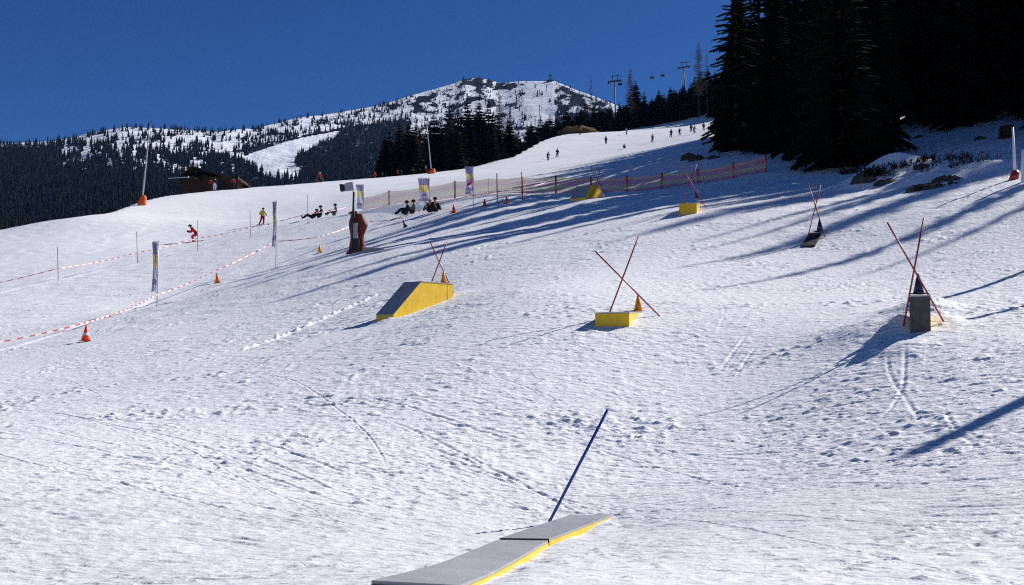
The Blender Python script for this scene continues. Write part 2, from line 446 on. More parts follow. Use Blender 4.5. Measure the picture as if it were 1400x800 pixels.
def net_material():
    m = bpy.data.materials.new("safety_net_mesh"); m.use_nodes = True
    nt = m.node_tree; b = nt.nodes["Principled BSDF"]; b.inputs["Roughness"].default_value = .8; b.inputs["Specular IOR Level"].default_value = .1
    uv = nt.nodes.new("ShaderNodeUVMap"); sp = nt.nodes.new("ShaderNodeSeparateXYZ"); nt.links.new(uv.outputs[0], sp.inputs[0])
    cr = nt.nodes.new("ShaderNodeValToRGB"); cr.color_ramp.interpolation = "CONSTANT"
    e = cr.color_ramp.elements
    e[0].position = 0; e[0].color = (.55, .09, .10, 1); e[1].position = .18; e[1].color = (.62, .45, .10, 1)
    for p_, c_ in [(.5, (.60, .12, .16, 1)), (.82, (.72, .42, .06, 1)), (.94, (.6, .2, .05, 1))]:
        k = e.new(p_); k.color = c_
    nt.links.new(sp.outputs[1], cr.inputs[0]); nt.links.new(cr.outputs[0], b.inputs["Base Color"])
    tr = nt.nodes.new("ShaderNodeBsdfTransparent"); ms = nt.nodes.new("ShaderNodeMixShader")
    # a woven grid: strands every 4 cm
    def strands(src, n):
        mu = nt.nodes.new("ShaderNodeMath"); mu.operation = "MULTIPLY"; mu.inputs[1].default_value = n
        fr = nt.nodes.new("ShaderNodeMath"); fr.operation = "FRACT"; lt = nt.nodes.new("ShaderNodeMath"); lt.operation = "LESS_THAN"; lt.inputs[1].default_value = .27
        nt.links.new(src, mu.inputs[0]); nt.links.new(mu.outputs[0], fr.inputs[0]); nt.links.new(fr.outputs[0], lt.inputs[0]); return lt
    a = strands(sp.outputs[0], 25); c = strands(sp.outputs[1], 25)
    mx = nt.nodes.new("ShaderNodeMath"); mx.operation = "MAXIMUM"
    nt.links.new(a.outputs[0], mx.inputs[0]); nt.links.new(c.outputs[0], mx.inputs[1])
    nt.links.new(mx.outputs[0], ms.inputs[0]); nt.links.new(tr.outputs[0], ms.inputs[1]); nt.links.new(b.outputs[0], ms.inputs[2])
    nt.links.new(ms.outputs[0], nt.nodes["Material Output"].inputs["Surface"])
    return m


M["net"] = net_material()


# ------------------------------------------------------------------ object helpers
def tag(o, label, cat, group=None, kind=None):
    if label: o["label"] = label
    if cat: o["category"] = cat
    if group: o["group"] = group
    if kind: o["kind"] = kind
    return o


def empty(name, loc, label, cat, group=None, rz=0.0):
    o = bpy.data.objects.new(name, None); COL.objects.link(o)
    o.empty_display_size = .2
    o.location = loc; o.rotation_euler = (0, 0, rz)
    return tag(o, label, cat, group)


def structure(o):
    o["kind"] = "structure"; return o


class MB:
    """collects shapes into one mesh"""
    def __init__(s): s.v = []; s.f = []; s.mi = []

    def face(s, pts, mi=0):
        n = len(s.v); s.v += [tuple(p) for p in pts]; s.f.append(list(range(n, n + len(pts)))); s.mi.append(mi)

    def loft(s, rings, mi=0, cap=True, closed=True):
        n0 = len(s.v); k = len(rings[0])
        for r in rings: s.v += [tuple(p) for p in r]
        for i in range(len(rings) - 1):
            for j in range(k if closed else k - 1):
                a = n0 + i * k + j; b = n0 + i * k + (j + 1) % k
                s.f.append([a, b, b + k, a + k]); s.mi.append(mi)
        if cap:
            s.f.append([n0 + j for j in range(k)][::-1]); s.mi.append(mi)
            s.f.append([n0 + (len(rings) - 1) * k + j for j in range(k)]); s.mi.append(mi)

    def tube(s, pts, rads, n=8, mi=0):
        pts = [Vector(p) for p in pts]
        if not hasattr(rads, "__len__"): rads = [rads] * len(pts)
        rings = []
        for i, p in enumerate(pts):
            d = (pts[min(i + 1, len(pts) - 1)] - pts[max(i - 1, 0)]).normalized()
            a = d.cross(Vector((0, 0, 1)) if abs(d.z) < .9 else Vector((1, 0, 0))).normalized(); b = d.cross(a)
            rings.append([p + (a * math.cos(t * 2 * math.pi / n) + b * math.sin(t * 2 * math.pi / n)) * rads[i] for t in range(n)])
        s.loft(rings, mi)

    def box(s, c, size, rot=None, mi=0):
        c = Vector(c); hx, hy, hz = [q / 2 for q in size]
        R = rot or Matrix.Identity(3)
        def q(x, y, z): return c + R @ Vector((x, y, z))
        s.loft([[q(-hx, -hy, -hz), q(hx, -hy, -hz), q(hx, hy, -hz), q(-hx, hy, -hz)], [q(-hx, -hy, hz), q(hx, -hy, hz), q(hx, hy, hz), q(-hx, hy, hz)]], mi)

    def build(s, name, mats, parent=None, smooth=False, bevel=0.0, origin=None):
        me = bpy.data.meshes.new(name)
        v = s.v
        if origin is not None: v = [(a - origin[0], b - origin[1], c - origin[2]) for a, b, c in v]
        me.from_pydata(v, [], s.f)
        if not isinstance(mats, (list, tuple)): mats = [mats]
        for m in mats: me.materials.append(m)
        if len(mats) > 1: me.polygons.foreach_set("material_index", s.mi)
        bm = bmesh.new(); bm.from_mesh(me); bmesh.ops.recalc_face_normals(bm, faces=bm.faces); bm.to_mesh(me); bm.free()
        if smooth: me.polygons.foreach_set("use_smooth", [True] * len(me.polygons))
        me.update()
        o = bpy.data.objects.new(name, me); COL.objects.link(o)
        if origin is not None and parent is None: o.location = origin
        if parent is not None: o.parent = parent
        if bevel > 0:
            md = o.modifiers.new("bevel", "BEVEL"); md.width = bevel; md.segments = 2; md.limit_method = "ANGLE"; md.angle_limit = .6
        return o


# ------------------------------------------------------------------ world, sun, view
SUN_EL = math.radians(35.0); SUN_AZ = math.radians(55.0)        # azimuth clockwise from straight ahead
wd = bpy.data.worlds.new("World"); scene.world = wd; wd.use_nodes = True
nt = wd.node_tree; bg = nt.nodes["Background"]; bg.inputs[1].default_value = .053
sky = nt.nodes.new("ShaderNodeTexSky"); sky.sky_type = "NISHITA"; sky.sun_disc = False
sky.sun_elevation = SUN_EL; sky.sun_rotation = SUN_AZ; sky.altitude = 4000; sky.air_density = 1.0; sky.dust_density = 3.6; sky.ozone_density = 10.0
hsv = nt.nodes.new("ShaderNodeHueSaturation"); hsv.inputs["Saturation"].default_value = 1.12; hsv.inputs["Hue"].default_value = .506; hsv.inputs["Value"].default_value = 1.0
nt.links.new(sky.outputs[0], hsv.inputs["Color"]); nt.links.new(hsv.outputs[0], bg.inputs[0])
sl = bpy.data.lights.new("sun", "SUN"); sl.energy = 5.0; sl.angle = math.radians(.53); sl.color = (1, .975, .94)
so = bpy.data.objects.new("sun", sl); COL.objects.link(so)
sdir = Vector((math.sin(SUN_AZ) * math.cos(SUN_EL), math.cos(SUN_AZ) * math.cos(SUN_EL), math.sin(SUN_EL)))
so.rotation_euler = sdir.to_track_quat("Z", "Y").to_euler(); so.location = (40, 40, 60)
scene.view_settings.view_transform = "Standard"; scene.view_settings.look = "None"
scene.view_settings.exposure = 0.40; scene.view_settings.gamma = 1.0
scene.cycles.max_bounces = 5; scene.cycles.transparent_max_bounces = 12; scene.cycles.diffuse_bounces = 3
scene.cycles.use_denoising = False
scene.cycles.pixel_filter_type = 'BLACKMAN_HARRIS'; scene.cycles.filter_width = 1.15

# ------------------------------------------------------------------ snow slope (one sheet all round the camera)
ang_fine = np.arctan((np.linspace(-60, 1460, 1150) - 700) / 1500.0)
step = np.radians(3.0)
ang = np.concatenate([np.arange(-np.pi + .02, ang_fine[0] - .02, step), ang_fine, np.arange(ang_fine[-1] + .03, np.pi - .02, step)])
rr = [0.6, 1.2, 2, 3, 3.8, 4.4, 4.8]
r = 5.0
while r < 560:
    rr.append(r)
    if r < 9: r += .022
    elif r < 19: r += .024
    elif r < 26: r += .03
    elif r < 40: r += .055
    elif r < 70: r += .11
    elif r < 130: r += .3
    else: r += r * .006
rr = np.array(rr)
R_, A_ = np.meshgrid(rr, ang, indexing="ij")
X = (R_ * np.sin(A_)).ravel(); Y = (R_ * np.cos(A_)).ravel()
# large scale on a coarser set of rows then interpolated
cr = np.unique(np.concatenate([rr[:7], np.geomspace(5, rr[-1], 330)]))
ca = np.unique(np.concatenate([ang[::6], ang[:1], ang[-1:]]))
RC, AC = np.meshgrid(cr, ca, indexing="ij")
ZC = ground_arr(RC * np.sin(AC), RC * np.cos(AC))
ri = np.clip(np.searchsorted(cr, rr) - 1, 0, len(cr) - 2); rf = (rr - cr[ri]) / (cr[ri + 1] - cr[ri])
ai = np.clip(np.searchsorted(ca, ang) - 1, 0, len(ca) - 2); af = (ang - ca[ai]) / (ca[ai + 1] - ca[ai])
Zr = ZC[ri] * (1 - rf)[:, None] + ZC[ri + 1] * rf[:, None]
Z = (Zr[:, ai] * (1 - af) + Zr[:, ai + 1] * af).ravel()
dz = micro(X, Y)
dz = tracks(X, Y, dz)
dz = lumps(X, Y, dz)
Z = Z + dz
me = grid_mesh("snow_slope", np.stack([X, Y, Z], 1), len(rr), len(ang), wrap=True)
tone = sstep(15.5, 11.0, Y + 1.6 * noise(X / 2.0, Y / 2.0)) * (.75 + .6 * noise(X / .8, Y / .5)) * (Y > 0)  # mask: near snow coloured darker to offset the strong sun on flat ground
at_ = me.attributes.new("dimmed_snow", "FLOAT", "POINT"); at_.data.foreach_set("value", np.clip(tone, 0, 1).astype(np.float32))
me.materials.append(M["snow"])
slope = structure(bpy.data.objects.new("snow_slope", me)); COL.objects.link(slope)
MICRO_DONE = True

# ------------------------------------------------------------------ mountains
SKY_PX = [-900, -300, 0, 60, 100, 130, 160, 180, 240, 290, 340, 400, 460, 520, 560, 590, 620, 632, 642, 652, 668, 680, 690, 720, 745, 758, 775, 790, 830, 870, 1000, 1300, 2200]
SKY_ROW = [230, 205, 193, 190, 182, 175, 171, 171, 174, 177, 174, 158, 150, 139, 126, 118, 109, 103, 103, 101, 104, 108, 108, 106, 106, 106, 112, 119, 134, 152, 175, 190, 230]
RID_PX = [-900, 0, 300, 500, 650, 760, 870, 1100, 2200]
RID_D = [1300, 1500, 1750, 2150, 2450, 2350, 2000, 1800, 1700]
D0 = 430.0


def mtn(px, s):
    """point on the far mountainside: s = 0 at the valley, 1 on the ridge"""
    row_r = np.interp(px, SKY_PX, SKY_ROW); D = np.interp(px, RID_PX, RID_D)
    e1 = (500 - row_r) / 1500.0; e0 = 0.055
    ss = np.clip(s, 0, 1)
    e = e0 + (e1 - e0) * ss ** .85
    d = D0 + (D - D0) * s
    x = (px - 700) / 1500.0 * d
    z = EYE + e * d - np.maximum(0, d - D) * .45
    nz_ = 20 * noise(x / 210, d / 210) + 16 * noise(x / 85 + 4, d / 85) + 8 * noise(x / 33, d / 33 + 8)
    z = z + nz_ * np.clip(1 - np.abs(s - .5) * 2, .22, 1) * (.35 + .65 * (s < 1))
    return x, d, z


SK = lambda px: float(np.interp(px, SKY_PX, SKY_ROW))


def inpoly(x, y, poly):
    c = False
    for i in range(len(poly)):
        x1, y1 = poly[i]; x2, y2 = poly[i - 1]
        if (y1 > y) != (y2 > y) and x < (x2 - x1) * (y - y1) / (y2 - y1) + x1: c = not c
    return c


PISTE2 = [(318, 216), (352, 203), (400, 188), (458, 176), (462, 183), (425, 198), (400, 212), (398, 222), (412, 232), (404, 244), (372, 240), (345, 232), (330, 224)]


def density(px, row):
    b = row - SK(px)
    cl_ = noise(np.array([px / 17.0]), np.array([row / 8.0]))[0]
    if inpoly(px, row, PISTE2): return 0
    if px < 80: return 1.0 if b > 8 else .6
    if px < 330:
        if row > 236: return 1.0
        return (.40 + 1.7 * cl_ + (.35 if row > 212 else 0)) if b > 3 else .6
    if px < 560:
        lim = np.interp(px, [330, 460, 560], [200, 172, 158])
        if row > lim: return 1.0
        return .52 + 1.3 * cl_
    if px < 720:
        return .48 + 1.5 * cl_ if b > 6 else .35
    if px < 760: return max(0, .02 + 1.6 * (cl_ - .14)) + (.8 if row > 168 else 0)
    return (.85 + 1.3 * cl_) + (.6 if row > 150 else 0)


pxs = np.concatenate([np.arange(-900, -40, 20), np.arange(-40, 1000, 2.5), np.arange(1000, 2201, 20)])
ss = np.concatenate([[-.12], np.linspace(0, 1, 190), np.linspace(1.02, 2.0, 16)])
S_, PX_ = np.meshgrid(ss, pxs, indexing="ij")
mx_, my_, mz_ = mtn(PX_.ravel(), S_.ravel())
me = grid_mesh("mountain", np.stack([mx_, my_, mz_], 1), len(ss), len(pxs))
rowv = 500 - 1500 * (mz_ - EYE) / my_; pxv = PX_.ravel()
rock = 1.7 * np.exp(-((pxv - 652) / 32) ** 2 - ((rowv - 104) / 9) ** 2) + 1.3 * np.exp(-((pxv - 690) / 28) ** 2 - ((rowv - 112) / 5) ** 2) + .34 * np.exp(-((pxv - 600) / 60) ** 2 - ((rowv - 132) / 16) ** 2)
rock += .36 * np.exp(-((pxv - 722) / 9) ** 2 - ((rowv - 116) / 6) ** 2) + .25 * np.exp(-((pxv - 790) / 35) ** 2 - ((rowv - 130) / 14) ** 2)
rock *= (.55 + 1.1 * noise(pxv / 7.0, rowv / 3.2) + .5 * noise(pxv / 3.0, rowv / 1.7 + 9))
rock += np.clip(1.7 * np.exp(-((pxv - 590) / 75) ** 2 - ((rowv - 132) / 20) ** 2) * (noise(pxv / 9.0 + 3, rowv / 3.5) + .6 * noise(pxv / 3.5 + 3, rowv / 1.6)), 0, .6) + np.clip(1.2 * np.exp(-((pxv - 790) / 40) ** 2 - ((rowv - 128) / 18) ** 2) * noise(pxv / 8.0 + 13, rowv / 3.5), 0, .5)
dens = np.array([density(a, c) if -40 < a < 880 and c > SK(a) + 3 else 0 for a, c in zip(pxv, rowv)])
rock += .60 * np.clip(dens, 0, 1) ** 2
a_ = me.attributes.new("rock", "FLOAT", "POINT"); a_.data.foreach_set("value", rock.astype(np.float32))
me.materials.append(M["mountain"])
mo = structure(bpy.data.objects.new("mountain", me)); COL.objects.link(mo)
# valley floor far below, out to the horizon
b = MB(); ring = [(9000 * math.cos(t * math.pi / 24), 9000 * math.sin(t * math.pi / 24), -160) for t in range(48)]
b.face(ring); vo = structure(b.build("valley_floor", M["snowcap"]))


# ------------------------------------------------------------------ trees (unit height templates)
def spruce_crown(seed, whorls, per, segs, skirt=.06, width=.17, twig=1.0, snow=0.0, curve=.9):
    rg = random.Random(seed); b = MB()
    for w in range(whorls):
        t = (w + rg.uniform(-.3, .3)) / whorls
        z0 = skirt + (1 - skirt) * t
        if z0 > .995: continue
        L0 = width * ((1 - t) ** curve) * (1.0 if t > .1 else .75 + t * 2.5) + .006
        a0 = rg.uniform(0, 6.28)
        for k in range(per):
            L = L0 * rg.uniform(.62, 1.12)
            if rg.random() < .07: continue
            a = a0 + k * 6.283 / per + rg.uniform(-.25, .25)
            ca, sa = math.cos(a), math.sin(a)
            rise = .25 * t + rg.uniform(-.05, .05)
            droop = (.55 - .45 * t) * rg.uniform(.7, 1.2)
            prev = None
            for s in range(segs + 1):
                u = s / segs
                rad = L * u
                z = z0 + L * (rise * u - droop * u * u + .18 * droop * u ** 4)
                p = Vector((ca * rad, sa * rad, z))
                if prev is not None:
                    wdt = L * (.16 + .18 * (1 - u)) * twig
                    side = Vector((-sa, ca, 0))
                    for sg in (-1, 1):
                        sw = rg.uniform(.6, 1.3)
                        tip = p + side * sg * wdt * sw + Vector((ca, sa, 0)) * L * .10 + Vector((0, 0, -rg.uniform(.25, .8) * wdt))
                        b.face([prev, p + side * sg * wdt * .15, tip, prev + side * sg * wdt * .5 * sw + Vector((0, 0, -wdt * .35))])
                    hang = Vector((0, 0, -rg.uniform(.5, 1.1) * wdt))
                    b.face([prev, p, p + hang, prev + hang * rg.uniform(.6, 1)])
                    if snow > 0 and rg.random() < snow and u < .99:
                        b.face([prev + Vector((0, 0, .004)) - side * wdt * .5, p + Vector((0, 0, .004)) - side * wdt * .35, p + Vector((0, 0, .004)) + side * wdt * .35, prev + Vector((0, 0, .004)) + side * wdt * .5], 1)
                prev = p
    # leader
    b.tube([(0, 0, .93), (0, 0, 1.0)], [.004, .001], 4)
    return b


def trunk_mb(seed, r0=.016, top=.97, n=7):
    rg = random.Random(seed); b = MB()
    pts = [(rg.uniform(-.004, .004) * (i > 0), rg.uniform(-.004, .004) * (i > 0), -.03 + (top + .03) * i / 8) for i in range(9)]
    b.tube(pts, [r0 * (1.35 if i == 0 else 1) * (1 - .93 * i / 8) for i in range(9)], n)
    return b


def larch_crown(seed, whorls, per, width=.15, skirt=.3, thick=.0022):
    rg = random.Random(seed); b = MB()
    for w in range(whorls):
        t = (w + rg.random()) / whorls
        z0 = skirt + (1 - skirt) * t * .98
        for k in range(per):
            a = rg.uniform(0, 6.28); L = width * ((1 - t) ** .7) * rg.uniform(.4, 1.1) + .01
            d = Vector((math.cos(a), math.sin(a), rg.uniform(-.1, .35))).normalized()
            p0 = Vector((0, 0, z0)); p1 = p0 + d * L * .55 + Vector((0, 0, -.05 * L)); p2 = p0 + d * L + Vector((0, 0, .08 * L))
            b.tube([p0, p1, p2], [thick * .8, thick * .55, thick * .25], 3)
            for j in range(5):
                q = p0.lerp(p1, rg.uniform(.2, 1)) if rg.random() < .5 else p1.lerp(p2, rg.random())
                e = (d + Vector((rg.uniform(-1, 1), rg.uniform(-1, 1), rg.uniform(-.9, .3))) * .9).normalized() * L * rg.uniform(.2, .45)
                n_ = e.cross(Vector((0, 0, 1))).normalized() * thick * .35
                b.face([q - n_, q + n_, q + e])
    return b


def mesh_of(b, name, mats):
    o = b.build(name, mats); m = o.data; bpy.data.objects.remove(o); return m


def far_crown(seed, width):
    """a small conifer: ragged overlapping skirts of branches"""
    rg = random.Random(seed); b = MB(); k = 6
    for w in range(k):
        t = w / k; z1 = .08 + .92 * t; z2 = z1 + .92 / k * 1.7
        r = width * (1 - t) ** .9 + .012; n = 8; a0 = rg.uniform(0, 6)
        ring = [(r * q * math.cos(a0 + i * 6.283 / n), r * q * math.sin(a0 + i * 6.283 / n), z1 - .05 * rg.random()) for i, q in enumerate([rg.uniform(.45, 1.25) for _ in range(n)])]
        top = (rg.uniform(-.01, .01), rg.uniform(-.01, .01), min(1.0, z2))
        for i in range(n): b.face([ring[i], ring[(i + 1) % n], top])
    b.tube([(0, 0, -.05), (0, 0, .3)], [.018, .014], 4)
    return b


T = {}
for i in range(2):
    T["open%d" % i] = (mesh_of(spruce_crown(150 + i, 33, 9, 8, skirt=.02, width=.20, twig=.55, curve=.8), "spruce_crown", M["needles"]), mesh_of(trunk_mb(80 + i), "spruce_trunk", M["bark"]))
for i in range(2):
    T["bushy%d" % i] = (mesh_of(spruce_crown(700 + i, 30, 12, 3, skirt=.02, width=.2 + .03 * i, twig=1.9), "spruce_crown", M["needles"]), mesh_of(trunk_mb(70 + i, .013, n=5), "spruce_trunk", M["bark"]))
for i in range(4):
    T["near%d" % i] = (mesh_of(spruce_crown(100 + i, 46, 11, 7, skirt=.03, width=.155 + .012 * i, twig=.72), "spruce_crown", M["needles"]), mesh_of(trunk_mb(i), "spruce_trunk", M["bark"]))
for i in range(2):
    T["tall%d" % i] = (mesh_of(spruce_crown(200 + i, 36, 10, 6, skirt=.14, width=.15, twig=.9), "spruce_crown", M["needles"]), mesh_of(trunk_mb(20 + i, .014), "spruce_trunk", M["bark"]))
T["slim0"] = (mesh_of(spruce_crown(230, 34, 8, 4, skirt=.1, width=.075), "spruce_crown", M["needles"]), mesh_of(trunk_mb(30, .012), "spruce_trunk", M["bark"]))
for i in range(3):
    T["mid%d" % i] = (mesh_of(spruce_crown(300 + i, 30, 10, 3, skirt=.03, width=.14 + .02 * i, twig=1.5), "spruce_crown", M["needles"]), mesh_of(trunk_mb(40 + i, .013, n=5), "spruce_trunk", M["bark"]))
T["snowy0"] = (mesh_of(spruce_crown(333, 28, 9, 4, skirt=.05, width=.15, twig=1.3, snow=.22), "spruce_crown", [M["needles"], M["snowcap"]]), T["mid0"][1])
for i in range(2):
    T["larch%d" % i] = (mesh_of(larch_crown(400 + i, 54, 8, width=.16, thick=.0032), "larch_crown", M["larchtwig"]), mesh_of(trunk_mb(50 + i, .010, n=5), "larch_trunk", M["larchtwig"]))
T["larchnarrow"] = (mesh_of(larch_crown(420, 26, 4, width=.07, skirt=.45, thick=.0036), "larch_crown", M["larchtwig"]), mesh_of(trunk_mb(55, .009, n=5), "larch_trunk", M["larchtwig"]))
T["fallen"] = T["larchnarrow"]
FAR = [mesh_of(far_crown(500 + i, .15 + .015 * i), "far_spruce", M["needles"]) for i in range(4)]

rt = random.Random(21)
N_TREES = [0]


def tree(kind, loc, h, label, group=None, wscale=1.0, lean=(0, 0)):
    nm = "larch_tree" if kind.startswith("larch") else "spruce_tree"
    o = empty(nm, loc, label, "tree", group, rt.uniform(0, 6.28))
    o.rotation_euler[0] = lean[0]; o.rotation_euler[1] = lean[1]
    o.scale = (h * wscale, h * wscale, h)
    cm, tm = T[kind]
    c = bpy.data.objects.new("crown", cm); COL.objects.link(c); c.parent = o
    t = bpy.data.objects.new("trunk", tm); COL.objects.link(t); t.parent = o
    N_TREES[0] += 1
    return o


# --- near forest on the right
def clearing(x, y):
    """a gap in the trees through which the sun reaches the far ramp"""
    lat = (x - 4.2) * .57 - (y - 58) * .82; t = (x - 4.2) * .82 + (y - 58) * .57
    return abs(lat) < 1.9 and 0 < t < 31


near = [  # px, distance, height, kind, width factor, label
    (1008, 76, 15.5, "open0", .95, "tall dark spruce at the left front corner of the right forest, branches drooping low"),
    (1040, 80, 16.5, "open1", .9, "dark spruce just right of the forest's front corner spruce, trunk partly bare"),
    (1078, 74, 17, "near2", .95, "dark spruce with olive lit branches, third from the left end of the right forest"),
    (1124, 64, 16, "near3", 1.0, "broad black spruce behind the end of the orange net fence"),
    (1060, 71, 14, "near3", .9, "black spruce filling the gap right of the forest's front corner"),
    (1092, 73, 15, "near0", .95, "black spruce just left of the net fence's far end tree"),
    (1132, 62, 14.5, "near2", 1.0, "black spruce between two broad spruces at the forest front"),
    (1152, 56, 14, "near1", 1.15, "broad black spruce nearest the piste, its low skirt touching the snow"),
    (1192, 60, 15, "near2", 1.0, "black spruce standing directly behind the snow mound"),
    (1228, 76, 14, "tall0", 1.0, "tall spruce above the bushes right of the snow mound"),
    (1270, 76, 18, "tall1", .95, "tall spruce with a bare straight trunk at the back of the shaded clearing"),
    (1312, 80, 18, "tall0", 1.0, "tall spruce in the middle behind the shaded clearing"),
    (1352, 76, 18, "tall1", 1.0, "tall spruce left of the dark stump behind the shaded clearing"),
    (1392, 74, 18, "tall0", 1.0, "tall spruce at the right edge behind the shaded clearing"),
]
placed = []
for (px, d, h, k, w, lab) in near:
    g = on_ground(px, d); g.z -= .1
    tree(k, g, h, lab, "spruces of the right forest", w); placed.append((g.x, g.y))
for (x, y, h, k) in [(27.2, 43.6, 12.0, "slim0"), (27, 47.5, 12, "slim0"), (28.5, 50.5, 12, "slim0"), (31, 53.5, 13.5, "slim0"), (27, 55.5, 12.5, "slim0"), (33, 60, 14, "near3"), (35, 47, 13, "slim0"), (35, 64, 14, "near0"), (39, 68, 21, "near1"), (37.5, 60.5, 14, "tall0"), (42, 73, 21, "near2"), (44.5, 66, 21, "near3"), (40, 78, 21, "near0"), (47, 80, 22, "near1"), (41, 57, 14, "tall1"), (49, 72, 22, "near2"), (33, 57, 13.5, "near1"), (36.5, 56.5, 14, "near3"), (33.5, 68, 19, "near2"), (30.5, 60.5, 13, "near0"), (45, 60, 19, "near1"), (37, 72, 21, "near3")]:
    tree(k, Vector((x, y, gz(x, y) - .1)), h, "spruce at the forest edge beyond the right side of the picture", "spruces beyond the right edge"); placed.append((x, y))
for i in range(27):
    y = 79 + i * 2.7; x = 15.6 + (y - 75) * .185 + rt.uniform(0, 1.8)
    if clearing(x, y): continue
    placed.append((x, y))
    tree(rt.choice(["near0", "near1", "near2", "near3"]), Vector((x, y, gz(x, y) - .1)), rt.uniform(11.5, 14), "spruce in the dense outer row of the right forest along the upper piste", "spruces along the piste edge of the right forest")
for i in range(16):
    px = 1212 + i * 12.8; y = rt.uniform(71, 81); g = on_ground(px, y)
    if clearing(g.x, g.y): continue
    placed.append((g.x, g.y))
    tree(rt.choice(["near0", "near1", "near2", "near3"]), g - Vector((0, 0, .1)), rt.uniform(12, 16), "spruce closing the dark back of the shaded clearing", "spruces behind the shaded clearing", 1.1)
tries = 0; nfill = 0
while nfill < 35 and tries < 6000:
    tries += 1
    y = rt.uniform(78, 215); ex = 16.5 + (y - 75) * .185
    x = ex + rt.uniform(0, 1) ** 1.3 * 32
    if y < 84 and x < 24: continue
    if clearing(x, y): continue
    if 620 < 700 + 1500 * x / y < 985: continue
    if any((x - a) ** 2 + (y - c) ** 2 < 3.4 ** 2 for a, c in placed): continue
    placed.append((x, y)); nfill += 1
    front = x - ex < 4
    tree(rt.choice(["near0", "near1", "near2", "near3"] if front else ["near0", "tall0", "tall1", "near3"]), Vector((x, y, gz(x, y) - .1)), rt.uniform(11.5, 15) if front else rt.uniform(15, 19),
         "dark spruce lost in the black depth of the right forest", "spruces deep in the right forest")

# --- stand of spruces and larches behind the crest in the centre
cl = [(545, 158, 22, "mid0", "small spruce at the left end of the central tree stand"), (557, 163, 30, "mid1", "low rounded spruce left of the pale snow lance in the central stand"), (574, 168, 34, "mid2", "short spruce beside the pale snow lance in the central stand"),
      (592, 146, 28, "mid1", "pointed spruce just right of the pale snow lance"), (603, 152, 40, "mid0", "spruce between two taller ones left of centre in the central stand"), (614, 134, 30, "mid2", "broad spruce left of the tallest trees of the central stand"), (626, 140, 44, "mid1", "spruce squeezed behind the tallest trees of the central stand"),
      (639, 121, 26, "snowy0", "tallest spruce of the central stand, snow on its branches"), (655, 123, 24, "snowy0", "snow-flecked spruce right of the tallest one in the central stand"), (668, 131, 26, "mid0", "narrow spruce between the snow-flecked spruce and the bare larch"),
      (683, 121, 24, "larch0", "tall bare larch at the right of the central stand"), (697, 140, 26, "larch1", "shorter bare larch at the right end of the central stand"), (709, 176, 20, "mid1", "low spruce at the right foot of the central stand"), (676, 160, 16, "larch1", "thin bare larch in front of the tall larch of the central stand")]
for (px, top, dd, k, lab) in cl:
    y = float(np.interp(px, CREST_PX, CREST_Y)) + dd
    g = on_ground(px, y); zt = EYE + (500 - top) / 1500.0 * y
    tree(k, g - Vector((0, 0, .3)), zt - g.z, lab, "trees of the central stand", 1.6 if k[0] != "l" else .9)
for i in range(52):
    px = rt.uniform(526, 712); y = float(np.interp(px, CREST_PX, CREST_Y)) + rt.uniform(6, 45)
    top = np.interp(px, [528, 600, 650, 690, 712], [180, 164, 156, 158, 192]) + rt.uniform(-12, 14)
    g = on_ground(px, y); zt = EYE + (500 - top) / 1500.0 * y
    lar = rt.random() < .22
    tree(rt.choice(["larch0", "larch1"]) if lar else rt.choice(["bushy0", "bushy1", "mid2"]), g - Vector((0, 0, .3)), zt - g.z,
         "bare brownish larch filling the lower part of the central stand" if lar else "dark spruce filling the lower part of the central stand", "undergrowth of the central stand", 1.35)

# --- forest right of the centre, above the upper piste
fr = [(727, 162, "mid0"), (739, 152, "mid1"), (752, 150, "mid2"), (763, 158, "mid0"), (775, 138, "mid1"), (788, 148, "mid2"), (801, 132, "mid0"), (812, 136, "mid1"), (823, 140, "mid2"), (835, 135, "mid0"), (847, 134, "mid1"),
      (869, 103, "mid2"), (881, 118, "mid0"), (888, 132, "mid1"), (901, 115, "mid1"), (909, 122, "mid0"), (917, 112, "mid2"), (925, 119, "mid0"), (934, 108, "mid1"), (942, 112, "mid2"), (950, 97, "mid0"), (958, 90, "mid1"), (968, 84, "mid2"), (978, 88, "mid0"), (860, 140, "mid0")]
for i, (px, top, k) in enumerate(fr):
    y = float(np.interp(px, [700, 780, 870, 940, 980], [290, 318, 342, 344, 340])) + rt.uniform(0, 12)
    g = on_ground(px, y); zt = EYE + (500 - top) / 1500.0 * y
    tree(k, g - Vector((0, 0, .4)), max(5, zt - g.z), ["spruce on the dark ridge %s, top against the %s" % ("left of the bare tall larch" if px < 850 else "right of the bare tall larch", "mountain" if px < 790 else "sky")][0], "spruces along the upper piste ridge", 1.9)
for i in range(58):
    px = rt.uniform(722, 992); y = float(np.interp(px, [700, 780, 870, 940, 980], [282, 312, 334, 334, 328])) + rt.uniform(-2, 16)
    top = np.interp(px, [722, 775, 850, 900, 950, 990], [170, 150, 142, 127, 108, 96]) + rt.uniform(-8, 12)
    g = on_ground(px, y); zt = EYE + (500 - top) / 1500.0 * y
    tree(rt.choice(["bushy0", "bushy1", "mid1"]), g - Vector((0, 0, .4)), max(6, zt - g.z), "dark spruce in the lower front of the upper piste forest", "spruces in front of the upper ridge", 2.1)
for (px, top, y, k, w, lab) in [(862, 86, 335, "larch0", .85, "tall bare larch standing free beside the left lift pylon"), (956, 48, 330, "larch1", .75, "very tall bare larch left of the big corner spruce"), (808, 96, 345, "larchnarrow", .9, "thin bare tree trunk sticking up against the sky left of the lift pylon"), (967, 60, 325, "larchnarrow", .8, "slender bare larch hugging the big corner spruce")]:
    g = on_ground(px, y); zt = EYE + (500 - top) / 1500.0 * y
    tree(k, g - Vector((0, 0, .3)), zt - g.z, lab, None, w)

